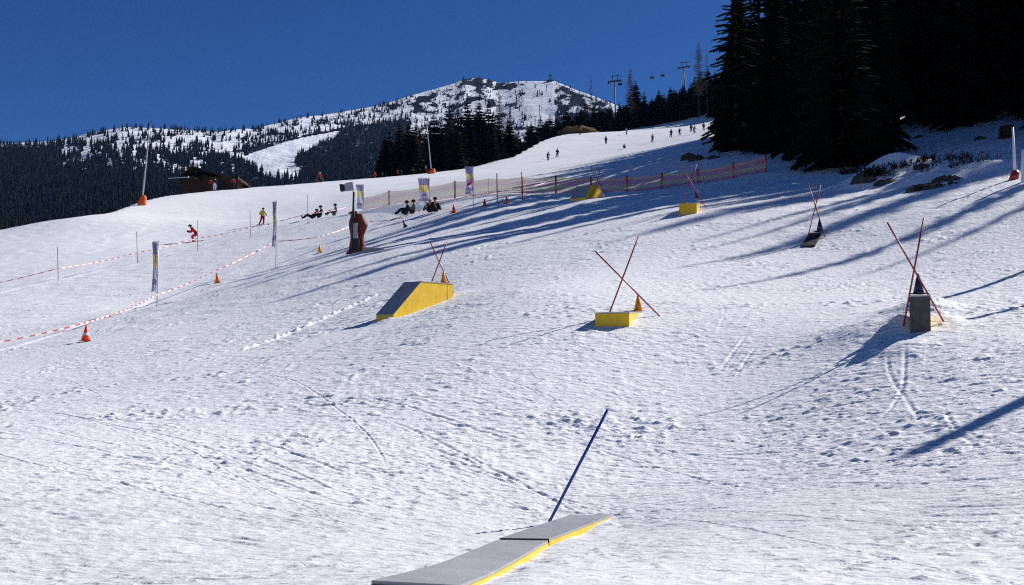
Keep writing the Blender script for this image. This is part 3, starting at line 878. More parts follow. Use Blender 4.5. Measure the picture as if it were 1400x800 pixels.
# --- hillside forest far away
far_list = []
rh = np.random.RandomState(5)
cand = 0
while len(far_list) < 12500 and cand < 110000:
    cand += 1
    px = rh.uniform(-40, 880); s = rh.uniform(.12, 1.0) ** .8
    x, d, z = mtn(np.array([px]), np.array([s]))
    row = 500 - 1500 * (z[0] - EYE) / d[0]
    if row > 335 or rh.rand() > density(px, row): continue
    alpine = 1.0 if px < 560 else .75
    h = rh.uniform(10, 17) * alpine * (1.0 if s < .7 else 1 - .35 * (s - .7) / .3)
    far_list.append((h / d[0], x[0], d[0], z[0] - .6, h, px, row))
far_list.sort(key=lambda q: -q[0])
crest_row = lambda px: float(np.interp(px, [0, 100, 200, 325, 440, 540, 640, 700, 740, 780, 870], [318, 298, 272, 257, 248, 240, 230, 215, 193, 183, 178]))
vis = [q for q in far_list if q[6] < crest_row(q[5]) - 2 and not (525 < q[5] < 715 and q[6] > 160) and q[5] > 0]
indiv = vis[:45]
ids = set(id(q) for q in indiv)
for q in indiv:
    o = bpy.data.objects.new("spruce_tree", FAR[rh.randint(4)]); COL.objects.link(o)
    o.location = (q[1], q[2], q[3]); o.scale = (q[4] * 1.1, q[4] * 1.1, q[4]); o.rotation_euler = (0, 0, rh.uniform(0, 6.28))
    tag(o, "dark spruce among the nearest on the wooded hillside across the valley", "tree", "nearest spruces on the far hillside")
arr = []
for fm in FAR:
    v = np.empty(len(fm.vertices) * 3, np.float32); fm.vertices.foreach_get("co", v)
    li = np.empty(len(fm.loops), np.int32); fm.loops.foreach_get("vertex_index", li)
    ls = np.empty(len(fm.polygons), np.int32); fm.polygons.foreach_get("loop_start", ls)
    lt = np.empty(len(fm.polygons), np.int32); fm.polygons.foreach_get("loop_total", lt)
    arr.append((v.reshape(-1, 3), li, ls, lt))
VV, LI, LS = [], [], []; nv = 0; nl = 0
for q in far_list:
    if id(q) in ids: continue
    v, li, ls, lt = arr[rh.randint(4)]
    a = rh.uniform(0, 6.28); c, s = math.cos(a), math.sin(a); h = q[4]
    w = np.stack([(v[:, 0] * c - v[:, 1] * s) * h * 1.1 + q[1], (v[:, 0] * s + v[:, 1] * c) * h * 1.1 + q[2], v[:, 2] * h + q[3]], 1)
    VV.append(w); LI.append(li + nv); LS.append(ls + nl); nv += len(v); nl += len(li)
me = bpy.data.meshes.new("far_forest")
VV = np.concatenate(VV); LI = np.concatenate(LI); LS = np.concatenate(LS)
me.vertices.add(len(VV)); me.vertices.foreach_set("co", VV.astype(np.float32).ravel())
me.loops.add(len(LI)); me.loops.foreach_set("vertex_index", LI.astype(np.int32))
me.polygons.add(len(LS)); me.polygons.foreach_set("loop_start", LS.astype(np.int32))
me.update(calc_edges=True); me.validate()
me.materials.append(M["needles"])
ff = bpy.data.objects.new("far_forest", me); COL.objects.link(ff)
tag(ff, "dark conifer forest scattered over the snowy hills behind", "forest", kind="stuff")

# ------------------------------------------------------------------ poles, cones
UP = Vector((0, 0, 1))


def pole(name, bot, top, rad, m, label, cat, group=None, n=8, sink=.15):
    bot = Vector(bot); top = Vector(top); d = (top - bot).normalized()
    b = MB(); b.tube([bot - d * sink, bot.lerp(top, .5), top], [rad, rad, rad * .95], n)
    o = b.build(name, m, origin=bot, smooth=True)
    return tag(o, label, cat, group)


def cone(loc, h, m, label, band=None, group="marker cones", tilt=(0, 0), rz=.3):
    o = empty("marker_cone", loc, label, "cone", group, rz)
    o.rotation_euler = (tilt[0], tilt[1], rz)
    b = MB(); n = 16
    r0, r1 = h * .27, h * .055
    b.loft([[(r0 * k * math.cos(t * 2 * math.pi / n), r0 * k * math.sin(t * 2 * math.pi / n), z) for t in range(n)] for k, z in ((1, .02 * h), (1 - .76 * .5, .5 * h), (r1 / r0, .985 * h), (r1 / r0 * .7, h))])
    b.build("body", m, o, smooth=True)
    b = MB(); s = h * .36; b.box((0, 0, .02 * h), (2 * s, 2 * s, .05 * h)); b.build("base", m, o, bevel=.01)
    if band:
        for z0, z1 in ((.36, .52),):
            b = MB(); f = lambda z: (1 - (1 - r1 / r0) * (z - .02) / .965) * r0 + .004
            b.loft([[(f(z) * math.cos(t * 2 * math.pi / n), f(z) * math.sin(t * 2 * math.pi / n), z * h) for t in range(n)] for z in (z0, z1)], cap=False)
            b.build("reflective_band", band, o, smooth=True)
    return o


def crossed(y, a0, a1, b0, b1, where, rad=.017, m="redpole"):
    """two marker poles stuck in the snow so that they cross"""
    for (bt, tp, dy, nm) in ((a0, a1, 0, "leaning right"), (b0, b1, .12, "leaning left")):
        bot = P(bt[0], bt[1], y + dy); top = P(tp[0], tp[1], y + dy)
        g = gz(bot.x, bot.y)
        sink = .25 + max(0, bot.z - g)
        pole("marker_pole", bot, top, rad, M[m], "thin red pole %s, of the crossed pair %s" % (nm, where), "pole", "crossed red marker poles", sink=sink)


def ramp_prism(b, O, ax, wv, prof, mi=0, off=0.0):
    """extrude a side profile [(t, z)] (absolute z) along the width vector"""
    O = Vector((O.x, O.y, 0)); r0 = [O + ax * t + UP * z for t, z in prof]
    b.loft([r0, [p + wv for p in r0]], mi)


def snow_ramp(O, axis, width, top, bottom_z, label, name="snow_park_ramp", deckmat="deck", sidemat="yellow"):
    """O = right lower corner (ground), axis = plan direction, top = [(t, z)] line of the riding surface"""
    ax = Vector((axis[0], axis[1], 0)).normalized(); wv = Vector((-ax.y, ax.x, 0)) * width
    o = empty(name, O, label, "ramp", "snow park obstacles")
    def loc(b, nm, m, **k):
        ob = b.build(nm, m, None, origin=O, **k); ob.location = (0, 0, 0); ob.parent = o; return ob
    t0, t1 = top[0][0], top[-1][0]
    side = [(t0, bottom_z[0]), (t1, bottom_z[1])] + [(t, z - .02) for t, z in reversed(top)]
    for off, w in ((0, .03), (width - .03, .03)):
        b = MB(); ramp_prism(b, O + Vector((-ax.y, ax.x, 0)) * off, ax, Vector((-ax.y, ax.x, 0)) * w, side); loc(b, "side_panel", M[sidemat])
    b = MB(); ramp_prism(b, O + Vector((-ax.y, ax.x, 0)) * .031, ax, Vector((-ax.y, ax.x, 0)) * (width - .062), [(t0 + .003, bottom_z[0]), (t0 + .03, bottom_z[0]), (t0 + .03, top[0][1] - .022), (t0 + .003, top[0][1] - .022)]); loc(b, "front_panel", M[sidemat])
    b = MB(); ramp_prism(b, O + Vector((-ax.y, ax.x, 0)) * .031, ax, Vector((-ax.y, ax.x, 0)) * (width - .062), [(t1 - .03, bottom_z[1]), (t1 - .003, bottom_z[1]), (t1 - .003, top[-1][1] - .022), (t1 - .03, top[-1][1] - .022)]); loc(b, "end_panel", M[sidemat])
    for (ta, za), (tb, zb) in zip(top[:-1], top[1:]):
        b = MB(); ramp_prism(b, O - Vector((-ax.y, ax.x, 0)) * .012, ax, Vector((-ax.y, ax.x, 0)) * (width + .024), [(ta - .002, za - .018), (tb - .004, zb - .018), (tb - .004, zb + .004), (ta - .002, za + .004)]); loc(b, "deck", M[deckmat])
    return o


# ------------------------------------------------------------------ long curved box in the foreground
def long_box():
    Ls = [(508, 793.5, 6.3), (594, 772, 7.5), (640, 754.5, 8.8), (680, 738, 10.3)]
    Rs = [(628, 800, 6.3), (672, 782, 7.4), (709, 762, 8.6), (749, 739, 10.3)]
    Lf = [(683, 736, 10.42), (733, 719, 11.4), (780, 704, 12.7)]
    Rf = [(750.5, 737, 10.42), (797, 719, 11.4), (838, 703.5, 12.7)]
    o0 = P(620, 770, 8.3); o0.z = gz(o0.x, o0.y)
    o = empty("snow_park_box", o0, "long low grey box with yellow edges in the foreground, curving away to the right", "box", "snow park obstacles")

    def smoothline(pts):
        v = [P(*p) for p in pts]; out = []
        for i in range(len(v) - 1):
            p0 = v[max(i - 1, 0)]; p1 = v[i]; p2 = v[i + 1]; p3 = v[min(i + 2, len(v) - 1)]
            for k in range(8):
                t = k / 8
                out.append(.5 * ((2 * p1) + (p2 - p0) * t + (2 * p0 - 5 * p1 + 4 * p2 - p3) * t * t + (3 * p1 - p0 - 3 * p2 + p3) * t ** 3))
        return out + [v[-1]]

    def loc(b, nm, m, **k):
        ob = b.build(nm, m, None, origin=o0, **k); ob.location = (0, 0, 0); ob.parent = o; return ob
    # extend the near section towards the viewer past the picture's lower edge
    for (A, B) in ((Ls, Rs), (Lf, Rf)):
        l = smoothline(A); r_ = smoothline(B)
        b = MB(); b.loft([[p, q, q - UP * .022, p - UP * .022] for p, q in zip(l, r_)]); loc(b, "deck", M["deck"], smooth=False)
        for line, other in ((l, r_), (r_, l)):
            b = MB(); rings = []
            for p, q in zip(line, other):
                s = (q - p).normalized() * .045; e = (p - q).normalized() * .006
                rings.append([p + e - UP * .024, p + s - UP * .024, p + s - UP * .24, p + e - UP * .24])
            b.loft(rings); loc(b, "side_rail", M["yellow"])
    p, q = P(*Ls[0]), P(*Rs[0]); f = Vector((0, -.02, 0)); b = MB()
    b.loft([[p + f - UP * .024, q + f - UP * .024, q - UP * .024, p - UP * .024], [p + f - UP * .3, q + f - UP * .3, q - UP * .3, p - UP * .3]]); loc(b, "front_panel", M["yellow"])
    p, q = P(*Lf[0]), P(*Rf[0]); b = MB()
    d = Vector((0, -.03, 0)); b.loft([[p + d + UP * .004, q + d + UP * .004, q + UP * .004, p + UP * .004], [p + d - UP * .05, q + d - UP * .05, q - UP * .05, p - UP * .05]]); loc(b, "seam_strip", M["seam"])
    return o


long_box()
bp = P(757, 702, 12.3); tp = P(831, 560, 12.3)
pole("marker_pole", bp, tp, .017, M["bluepole"], "blue pole leaning right beside the far end of the long grey box", "pole", sink=.4)

# ------------------------------------------------------------------ left ramp
O = P(538, 436, 28.7); ax = (.6, .8)
zb = gz(O.x, O.y)
snow_ramp(O, ax, .62, [(0, P(538, 429.4, 28.7).z), (1.09, P(576, 384.6, 29.57).z), (2.42, P(620, 388, 30.63).z)], (zb - .35, gz(O.x + 1.45, O.y + 1.94) - .35), "yellow ramp with steep dark grey run-up left of centre, orange cone behind it", deckmat="deckdark")
crossed(31.1, (590, 386), (611, 331), (622, 405), (588, 331), "behind the left yellow ramp")
_r = [o_ for o_ in bpy.data.objects if o_.name == "snow_park_ramp"][0]
_ax = Vector((.6, .8, 0)); _nv = Vector((.8, -.6, 0)); _b = MB(); _p = Vector((O.x, O.y, 0)) + _ax * 2.16 + _nv * .001
_zt = P(614, 387.8, 30.4).z - .03
_b.loft([[_p + UP * _zt, _p + _ax * .012 + UP * _zt, _p + _ax * .012 + _nv * .003 + UP * _zt, _p + _nv * .003 + UP * _zt], [_p + UP * (_zt - .7), _p + _ax * .012 + UP * (_zt - .7), _p + _ax * .012 + _nv * .003 + UP * (_zt - .7), _p + _nv * .003 + UP * (_zt - .7)]])
_s = _b.build("panel_joint", M["seam"], None, origin=O); _s.location = (0, 0, 0); _s.parent = _r
q = P(606.5, 387, 30.55); cone(q, .33, M["amber"], "orange cone standing on the top end of the left yellow ramp")

# ------------------------------------------------------------------ middle box
d0 = 23.0
A = P(813.5, 427.6, d0); B = P(860, 427.2, d0); L = 2.0
up_back = Vector((.29 * L, .96 * L, .012 * L + (500 - 427) / 1500 * .96 * L))
gA = gz(A.x, A.y)
o = empty("snow_park_box", Vector((B.x, B.y, gz(B.x, B.y))), "low yellow box in the middle of the slope, orange cone on its back end", "box", "snow park obstacles")


def box_from(o, A, B, back, depth, m_front, m_side, m_top, lip=.018):
    org = o.location
    def loc(b, nm, m):
        ob = b.build(nm, m, None, origin=org); ob.location = (0, 0, 0); ob.parent = o; return ob
    A2, B2 = A + back, B + back
    dn = UP * depth; e = (B - A).normalized(); f = Vector((back.x, back.y, 0)).normalized(); c = UP * .02
    b = MB(); b.loft([[A - c, B - c, B + f * .03 - c, A + f * .03 - c], [A - dn, B - dn, B + f * .03 - dn, A + f * .03 - dn]]); loc(b, "front_panel", m_front)
    for X0, s in ((A, 1), (B, -1)):
        b = MB(); i = e * .03 * s; st = f * .032; X2 = X0 + back
        b.loft([[X0 + st - c, X0 + st + i - c, X2 + i - c, X2 - c], [X0 + st - dn, X0 + st + i - dn, X2 + i - dn, X2 - dn]]); loc(b, "side_panel", m_side)
    b = MB(); b.loft([[A2 + e * .031 - c, B2 - e * .031 - c, B2 - e * .031 - f * .03 - c, A2 + e * .031 - f * .03 - c], [A2 + e * .031 - dn, B2 - e * .031 - dn, B2 - e * .031 - f * .03 - dn, A2 + e * .031 - f * .03 - dn]]); loc(b, "end_panel", m_side)
    ov = e * .012; fo = f * .012
    b = MB(); b.loft([[A - ov - fo - c * .9, B + ov - fo - c * .9, B2 + ov + fo - c * .9, A2 - ov + fo - c * .9], [A - ov - fo + UP * .003, B + ov - fo + UP * .003, B2 + ov + fo + UP * .003, A2 - ov + fo + UP * .003]]); loc(b, "deck", m_top)


box_from(o, A, B, up_back, A.z - gA + .12, M["yellow"], M["yellow"], M["deckdark"])
crossed(23.9, (834, 426), (873, 323), (891, 421.5), (814, 344), "behind the middle yellow box")
q = A.lerp(B, .98) + up_back * .86; cone(Vector((q.x - .1, q.y, q.z)), .375, M["amber"], "orange cone standing on the back end of the middle yellow box")

# ------------------------------------------------------------------ right box
A = P(1243, 405, 20.0); B = P(1271.5, 404, 20.0)
o = empty("snow_park_box", Vector((B.x, B.y, gz(B.x, B.y))), "tall narrow box with dark grey front and snow heaped beside it, dark cone on top", "box", "snow park obstacles")
box_from(o, A, B, Vector((.38, 1.0, .08)), .86, M["darkpanel"], M["yellow"], M["deckdark"])
b = MB(); pA = P(1243, 456, 19.98); pB = P(1272, 457, 19.98); b.loft([[pA, pB, pB + Vector((0, .02, 0)), pA + Vector((0, .02, 0))], [pA - UP * .05, pB - UP * .05, pB + Vector((0, .02, -.05)), pA + Vector((0, .02, -.05))]])
t_ = b.build("toe_strip", M["yellow"], None, origin=o.location); t_.location = (0, 0, 0); t_.parent = o
crossed(20.3, (1240, 421), (1263, 298), (1280, 422), (1213, 304), "at the right-hand dark box")
cone(P(1256, 402, 20.7), .385, M["bluecone"], "dark blue cone on top of the right-hand dark box")

# ------------------------------------------------------------------ dark kicker far right
O = P(1114, 338, 34.0); zl = gz(O.x, O.y)
snow_ramp(O, (.45, 1.0), .38, [(0, P(1113, 335.4, 34).z), (1.35, P(1127.5, 318, 35.2).z)], (zl - .4, zl - .2), "small dark brown ramp in front of the crossed poles at the upper right", deckmat="brownpanel", sidemat="brownpanel")
crossed(34.9, (1105, 322), (1122, 253), (1127.5, 322), (1104.5, 250), "at the small dark ramp upper right")
cone(P(1121, 316, 35.0) - UP * .02, .42, M["bluecone"], "dark blue cone behind the small dark ramp upper right")

# ------------------------------------------------------------------ shaded box
A = P(928.5, 278, 41); B = P(952.5, 277.4, 41)
o = empty("snow_park_box", Vector((B.x, B.y, gz(B.x, B.y))), "small yellow box lying in the tree shadow, dark cone behind it", "box", "snow park obstacles")
box_from(o, A, B, Vector((.33, 1.25, .19)), .5, M["yellow"], M["yellow"], M["deckdark"])
crossed(42.0, (932, 279), (953, 224), (962, 279), (930, 225), "behind the small shaded yellow box")
cone(P(952.5, 272, 43.0), .37, M["bluecone"], "dark blue cone behind the small shaded yellow box")

# ------------------------------------------------------------------ far ramp
O = P(800, 270, 58.0); zl = gz(O.x, O.y)
snow_ramp(O, (.5, .866), .9, [(0, P(799.5, 270, 58).z), (.75, P(809, 253.3, 58.65).z), (1.45, P(818, 253, 59.25).z), (2.05, P(826, 261, 59.8).z)], (zl - .4, zl - .4), "small yellow humped ramp with grey deck in front of the net fence")
crossed(60.4, (813, 258), (822, 229), (828, 266), (808, 229), "behind the far yellow humped ramp", rad=.02)

# a plain timber pole standing beyond the right edge; its shadow crosses the near snow
for _x, _y, _h, _r, _l in ((15.3, 20.9, 5.9, .15, "tallest timber pole beyond the right edge, casting the long straight shadow on the near snow"), (16.2, 26.0, 4.4, .09, "timber pole beyond the right edge whose thin shadow ends right of the dark box"), (16.7, 29.3, 4.6, .09, "farthest timber pole beyond the right edge, its shadow passing behind the dark box")):
    pole("timber_pole", (_x, _y, gz(_x, _y)), (_x, _y, gz(_x, _y) + _h), _r, M["bark"], _l, "pole", "timber poles beyond the right edge", n=12)

# ------------------------------------------------------------------ free standing cones
for (px, row, h, m, band, lab, tl) in [
    (117, 467, .50, "redorange", "white", "red and white striped cone at the lower left, below the barrier tape", (0, .03)),
    (297.5, 387, .50, "orange", None, "orange cone right of the lower left flag, tilted a little", (0, -.08)),
    (437, 345, .42, "amber", None, "amber cone just left of the padded mast", (0, 0)),
    (554.5, 311, .40, "bluecone", None, "small dark blue cone lying tilted right of the padded mast", (0, -.35)),
    (620.5, 291, .48, "redorange", "bluecone", "orange and dark banded cone left of the purple and white flag's pole", (0, 0)),
    (662.5, 282.5, .42, "redorange", "bluecone", "orange and dark banded cone just right of the white flag", (0, 0)),
    (693, 278.5, .42, "redorange", "bluecone", "orange and dark banded cone between the two thin red poles", (0, 0))]:
    g = ground_at(px, row); g.z += .02
    cone(g, h * (1.0 if px < 500 else 1.1), M[m], lab, M[band] if band else None, tilt=tl)

# ------------------------------------------------------------------ tape lines and their poles
def thin_pole(px, row_b, row_t, lab, m="thinpole", rad=.018, group="thin poles of the upper tape line"):
    g = ground_at(px, row_b); t = P(px + random.uniform(-1.5, .5), row_t, g.y)
    pole("tape_pole", g, t, rad, M[m], lab, "pole", group, n=6, sink=.3)
    return g


tp_ = [thin_pole(79.5, 384, 338, "thin pole at the far left holding the upper barrier tape"), thin_pole(188, 360, 317, "thin pole left of the red skier holding the upper barrier tape"), thin_pole(270, 343, 301, "thin pole touching the red skier"),
       thin_pole(343, 326, 287, "thin pole left of the skier in yellow"), thin_pole(421, 307, 267, "thin pole beside the group sitting in the snow")]


def tape(path, label, seg=.28, wid=.05):
    """striped barrier tape through points, sagging between them"""
    pts = []
    for a, b_ in zip(path[:-1], path[1:]):
        L = (b_ - a).length; n = max(2, int(L / seg))
        for i in range(n):
            t = i / n; p = a.lerp(b_, t); p = p - UP * (.012 * L * 4 * t * (1 - t))
            pts.append(p)
    pts.append(path[-1]); b = MB(); rg = random.Random(len(path))
    for i, (p, q) in enumerate(zip(pts[:-1], pts[1:])):
        d = (q - p).normalized(); n1 = d.cross(UP).normalized(); tw = .5 * math.sin(i * .21)
        w = (UP * math.cos(tw) + n1 * math.sin(tw)) * wid / 2; th = n1 * .004
        b.loft([[p - w - th, p + w - th, p + w + th, p - w + th], [q - w - th, q + w - th, q + w + th, q - w + th]], i % 2)
    o = b.build("barrier_tape", [M["white"], M["tape_red"]], origin=path[0])
    return tag(o, label, "barrier tape", "red and white barrier tapes")


def tp_at(px, row, y):
    p = P(px, row, y); p.z = max(p.z, gz(p.x, p.y) + .12); return p


tape([tp_at(-40, 394, 60), P(79.5, 367, tp_[0].y), P(188, 345.5, tp_[1].y), P(270, 326, tp_[2].y), P(343, 311, tp_[3].y), P(421, 292, tp_[4].y), tp_at(475, 283, 88)], "upper red and white barrier tape strung between thin poles past the red skier")
tape([tp_at(-40, 474, 35), tp_at(110, 443, 40), tp_at(213, 404, 49.5), tp_at(290, 372, 55), tp_at(376, 330, 60), tp_at(430, 325, 62), tp_at(480, 309, 66)], "lower red and white tape running past the two narrow flags to the padded mast")
tape([tp_at(500, 303, 68), tp_at(545, 300, 70), tp_at(588, 281.5, 72), tp_at(640, 268, 73), tp_at(680, 262, 72), tp_at(716, 256, 71), tp_at(745, 250, 74)], "red and white barrier tape running from the padded mast up to the net fence")
thin_pole(680, 278, 237, "thin red pole left of the banded cones' gap, nearer to the white flag", "redpole", .035, "thin red poles before the net fence")
thin_pole(714.5, 274, 235, "taller thin red pole right of the rightmost banded cone", "redpole", .035, "thin red poles before the net fence")

# ------------------------------------------------------------------ flags
def flag(px, row_b, row_t, w, label, pole_side=1, mark=None, rows=(.0, .22, .48, .9), yaw=0.0, y=None, lower=None):
    g = ground_at(px, row_b) if y is None else on_ground(px, y)
    H = (EYE + (P(px, row_t, g.y).z - EYE)) - g.z
    o = empty("banner_flag", g, label, "flag", "tall banner flags on poles", yaw)
    b = MB(); b.tube([(0, 0, -.3), (0, 0, H * .5), (.01, 0, H)], .02, 8); b.build("flag_pole", M["greypole"], o, smooth=True)
    b = MB(); b.tube([(0, 0, H * .99), (-pole_side * w, 0, H * .985)], .012, 6); b.build("crossbar", M["greypole"], o)
    hb = H * (lower if lower else .25); zs = lambda v: H * .975 - (H * .975 - hb) * v
    b = MB(); nx, nz = 7, 28; rg = random.Random(int(px))
    def pt(i, j):
        u, v = i / nx, j / nz
        fold = .05 * math.sin(u * 5 + v * 7 + px) * (.3 + v) + .05 * v * math.sin(v * 9 + px)
        sh = 1 - .25 * math.sin(v * 3.1) * (.5 if w > .6 else 1)
        return Vector((-pole_side * (.02 + u * w * sh), fold, zs(v) + .04 * v * math.sin(u * 3)))
    for i in range(nx):
        for j in range(nz):
            v = (j + .5) / nz; u = (i + .5) / nx
            mi = 0 if v < .24 else 1 if v < .50 else (0 if .74 < v < .84 else 2)
            if mark and .52 < v < .70 and .25 < u < .8 and abs((v - .61) * 4.5 - (u - .5)) < .24: mi = 3
            b.face([pt(i, j), pt(i + 1, j), pt(i + 1, j + 1), pt(i, j + 1)], mi)
    f = b.build("banner", [M["purple"], M["paleyellow"], M["bannerwhite"], M["redmark"] if mark == "red" else M["purple"]], o, smooth=True)
    md = f.modifiers.new("solid", "SOLIDIFY"); md.thickness = .006
    return o


flag(214.5, 420, 329, .22, "narrow windblown purple, yellow and white flag at the left, by the lower tape", yaw=.5, lower=.22)
flag(377, 366, 274, .22, "narrow windblown purple, yellow and white flag in front of the skier in yellow", yaw=.5, lower=.3)
flag(497, 288, 252, .6, "purple and yellow banner half hidden behind the padded mast", lower=.05, yaw=.1)
flag(587, 291, 243, .72, "purple, yellow and white banner above the sitting snowboarders, dark emblem on the white", mark="dark", lower=.2, yaw=.05)
flag(647, 285, 227, .52, "pale banner with a red emblem at the left end of the shadowed fence", mark="red", lower=.32, yaw=.1)

# ------------------------------------------------------------------ net fence
def fence():
    fp = [(497, 270, 289, "bare"), (532, 261, 283, "post"), (578, 256, 279, "bare"), (622, 248, 271, "dark"), (668, 244, 266, "bare"), (714, 242, 265, "post"), (760, 241, 265, "dark"), (808, 243, 266, "post"), (857, 241, 263.5, "post"), (905, 237, 258, "post"), (954, 232.5, 251, "post"), (1003, 223, 244, "post"), (1047, 212, 234.5, "post")]
    yy = np.interp([q[0] for q in fp], [497, 622, 714, 857, 1047], [84, 76, 72, 66, 58])
    base = on_ground(760, 70)
    o = empty("safety_net_fence", base, "orange and yellow safety net fence across the slope on red-orange posts", "fence")
    bots, tops = [], []
    for (px, rt_, rb, kind), y in zip(fp, yy):
        g = on_ground(px, y); t = P(px, rt_, y); t.z = max(t.z, g.z + .8)
        bots.append(g); tops.append(t)
        rad = .055 if kind != "bare" else .028
        b = MB(); b.tube([g - base - UP * .3, g.lerp(t, .5) - base, t - base + UP * .04], rad, 8)
        b.build("fence_post", M["darkmetal"] if kind == "dark" else M["white"] if kind == "bare" else M["post"], o, smooth=True)
    for i in range(len(fp) - 1):
        n = 14; v = []; uvs = []; faces = []; rows_ = 5
        L = (bots[i + 1] - bots[i]).length
        for k in range(n + 1):
            t = k / n; b0 = bots[i].lerp(bots[i + 1], t); t0 = tops[i].lerp(tops[i + 1], t)
            b0.z = gz(b0.x, b0.y) + .03; sag = .10 * 4 * t * (1 - t)
            for j in range(rows_ + 1):
                p = b0.lerp(t0 - UP * sag, j / rows_) - base + Vector((.0, -.06 - .05 * math.sin(t * 6 + j), 0))
                v.append(p); uvs.append((t * L, j / rows_))
        for k in range(n):
            for j in range(rows_):
                a = k * (rows_ + 1) + j; faces.append([a, a + rows_ + 1, a + rows_ + 2, a + 1])
        me = bpy.data.meshes.new("net_panel"); me.from_pydata(v, [], faces)
        uvl = me.uv_layers.new(name="UVMap")
        for lp in me.loops: uvl.data[lp.index].uv = uvs[lp.vertex_index]
        me.materials.append(M["net"]); me.polygons.foreach_set("use_smooth", [True] * len(me.polygons))
        ob = bpy.data.objects.new("net_panel", me); COL.objects.link(ob); ob.parent = o


fence()

# ------------------------------------------------------------------ padded mast with floodlight
def mast():
    g = ground_at(488, 345); s = g.y / 1500.0
    o = empty("padded_light_mast", g, "lamp mast wrapped in bulging orange-brown pads with a grey floodlight on top", "lamp post")
    b = MB(); b.tube([(-.16 * 1, -.30, -.2), (-.16, -.30, 1.6), (-.14, -.30, 3.0)], [.075, .065, .055], 12); b.build("mast", M["darkmetal"], o, smooth=True)
    # pad: closed outline traced at its real size, rounded thickness
    prof = [(0, .42, .34), (.35, .36, .30), (.62, .29, .25), (.85, .27, .25), (1.1, .36, .30), (1.35, .46, .34), (1.55, .42, .32), (1.8, .28, .24), (1.95, .24, .22), (2.04, .30, .26)]
    for cx, k, z0 in ((-.13, .72, 0.0), (.17, .70, 0.0)):
        b = MB(); n = 20; rings = []
        hi = 2.04 if cx < 0 else 1.96
        for i in range(33):
            z = hi * i / 32; q = z + (.0 if cx < 0 else -.08)
            w = np.interp(q, [a for a, _, _ in prof], [a for _, a, _ in prof]); dpt = np.interp(q, [a for a, _, _ in prof], [a for _, _, a in prof])
            sh = np.interp(z, [0, .8, 1.35, 1.7, 2.04], [.0, -.02, .06, -.02, -.05]) * (1 if cx > 0 else .6)
            rings.append([(cx + sh + w * k * math.cos(t * 2 * math.pi / n), .02 + dpt * .8 * math.sin(t * 2 * math.pi / n), z - .04) for t in range(n)])
        b.loft(rings); b.build("pad", M["pad"], o, smooth=True)
    b = MB(); b.tube([(-.42, .0, 1.98), (-.18, -.05, 2.02), (.0, -.05, 1.99)], [.05, .09, .09], 8); b.build("pad_flap", M["pad"], o, smooth=True)
    b = MB(); b.box((-.03, -.33, 1.05), (.22, .14, .78)); c = b.build("control_box", M["casing"], o, bevel=.02)
    b = MB(); b.box((.0, -.30, .42), (.30, .18, .5)); b.build("cable_duct", M["darkmetal"], o, bevel=.02)
    # floodlight: arm, tapered lamp housing, dark hood
    b = MB(); b.tube([(-.14, -.30, 2.98), (-.22, -.32, 3.10), (-.62, -.34, 3.06)], .035, 8); b.build("lamp_arm", M["greypole"], o, smooth=True)
    R = Matrix.Rotation(-.12, 3, "Y")
    h = MB(); h.loft([[R @ Vector((x, y_ * f, z_ * f)) + Vector((-.42, -.34, 3.27)) for (y_, z_) in ((-.2, -.18), (.2, -.18), (.2, .18), (-.2, .18))] for x, f in ((-.16, .8), (.0, 1.0), (.26, 1.02), (.28, .9))])
    h.build("lamp_housing", M["casing"], o, bevel=.015)
    h = MB(); h.loft([[R @ Vector((x, y_ * f, z_ * f)) + Vector((-.42, -.34, 3.25)) for (y_, z_) in ((-.2, -.18), (.2, -.18), (.2, .17), (-.2, .17))] for x, f in ((-.40, .95), (-.34, 1.0), (-.165, .78))])
    h.build("lamp_hood", M["darkmetal"], o, bevel=.015)
    s2 = ground_at(512, 343)
    b = MB(); b.loft([[(-.5, -.35, -.15), (.6, -.3, -.15), (.62, .4, -.15), (-.5, .4, -.15)], [(-.46, -.33, .13), (.40, -.27, .10), (.42, .3, .12), (-.46, .3, .15)]])
    q = b.build("concrete_footing", M["slab"], None, bevel=.02); q.location = s2
    tag(q, "grey concrete footing in the snow at the foot of the padded mast", "concrete block")
    b = MB(); n = 14
    b.loft([[(.7 * k * math.cos(t * 6.283 / n) * (1 + .2 * math.sin(t * 3)), .4 * k * math.sin(t * 6.283 / n), z) for t in range(n)] for k, z in ((1, -.1), (.9, .03), (.5, .05), (.05, .06))])
    e = b.build("bare_ground_patch", M["grass"], None, smooth=True); e.location = ground_at(492, 344.5) + Vector((.15, .25, .02)); structure(e)


mast()

# ------------------------------------------------------------------ snow lances
def lance(px, y, top_px, top_row, label, padh=1.0, bent=True, padw=.5):
    g = on_ground(px, y); t = P(top_px, top_row, y) - g
    o = empty("snow_lance", g, label, "snow gun", "snow making lances")
    b = MB(); pts = [(0, 0, 0), (t.x * .35, 0, t.z * .35), (t.x * .75, 0, t.z * .75), (t.x * (.92 if bent else 1), 0, t.z * (.93 if bent else 1))]
    b.tube(pts, [.10, .09, .07, .05], 8); b.build("pipe", M["greypole"], o, smooth=True)
    if bent:
        b = MB(); b.tube([pts[-1], (t.x * 1.0, 0, t.z * .97), (t.x * 1.28, 0, t.z)], [.05, .04, .035], 6); b.build("nozzle_head", M["thinpole"], o, smooth=True)
    b = MB(); n = 12
    b.loft([[((padw * k) * math.cos(q * 2 * math.pi / n) * 1.2 + lx, padw * k * math.sin(q * 2 * math.pi / n), z) for q in range(n)] for k, z, lx in ((1.0, -.2, 0), (.95, .2, 0), (.8, padh * .7, .12), (.55, padh, .16))])
    b.build("base_pad", M["orangepad"], o, smooth=True)
    return o


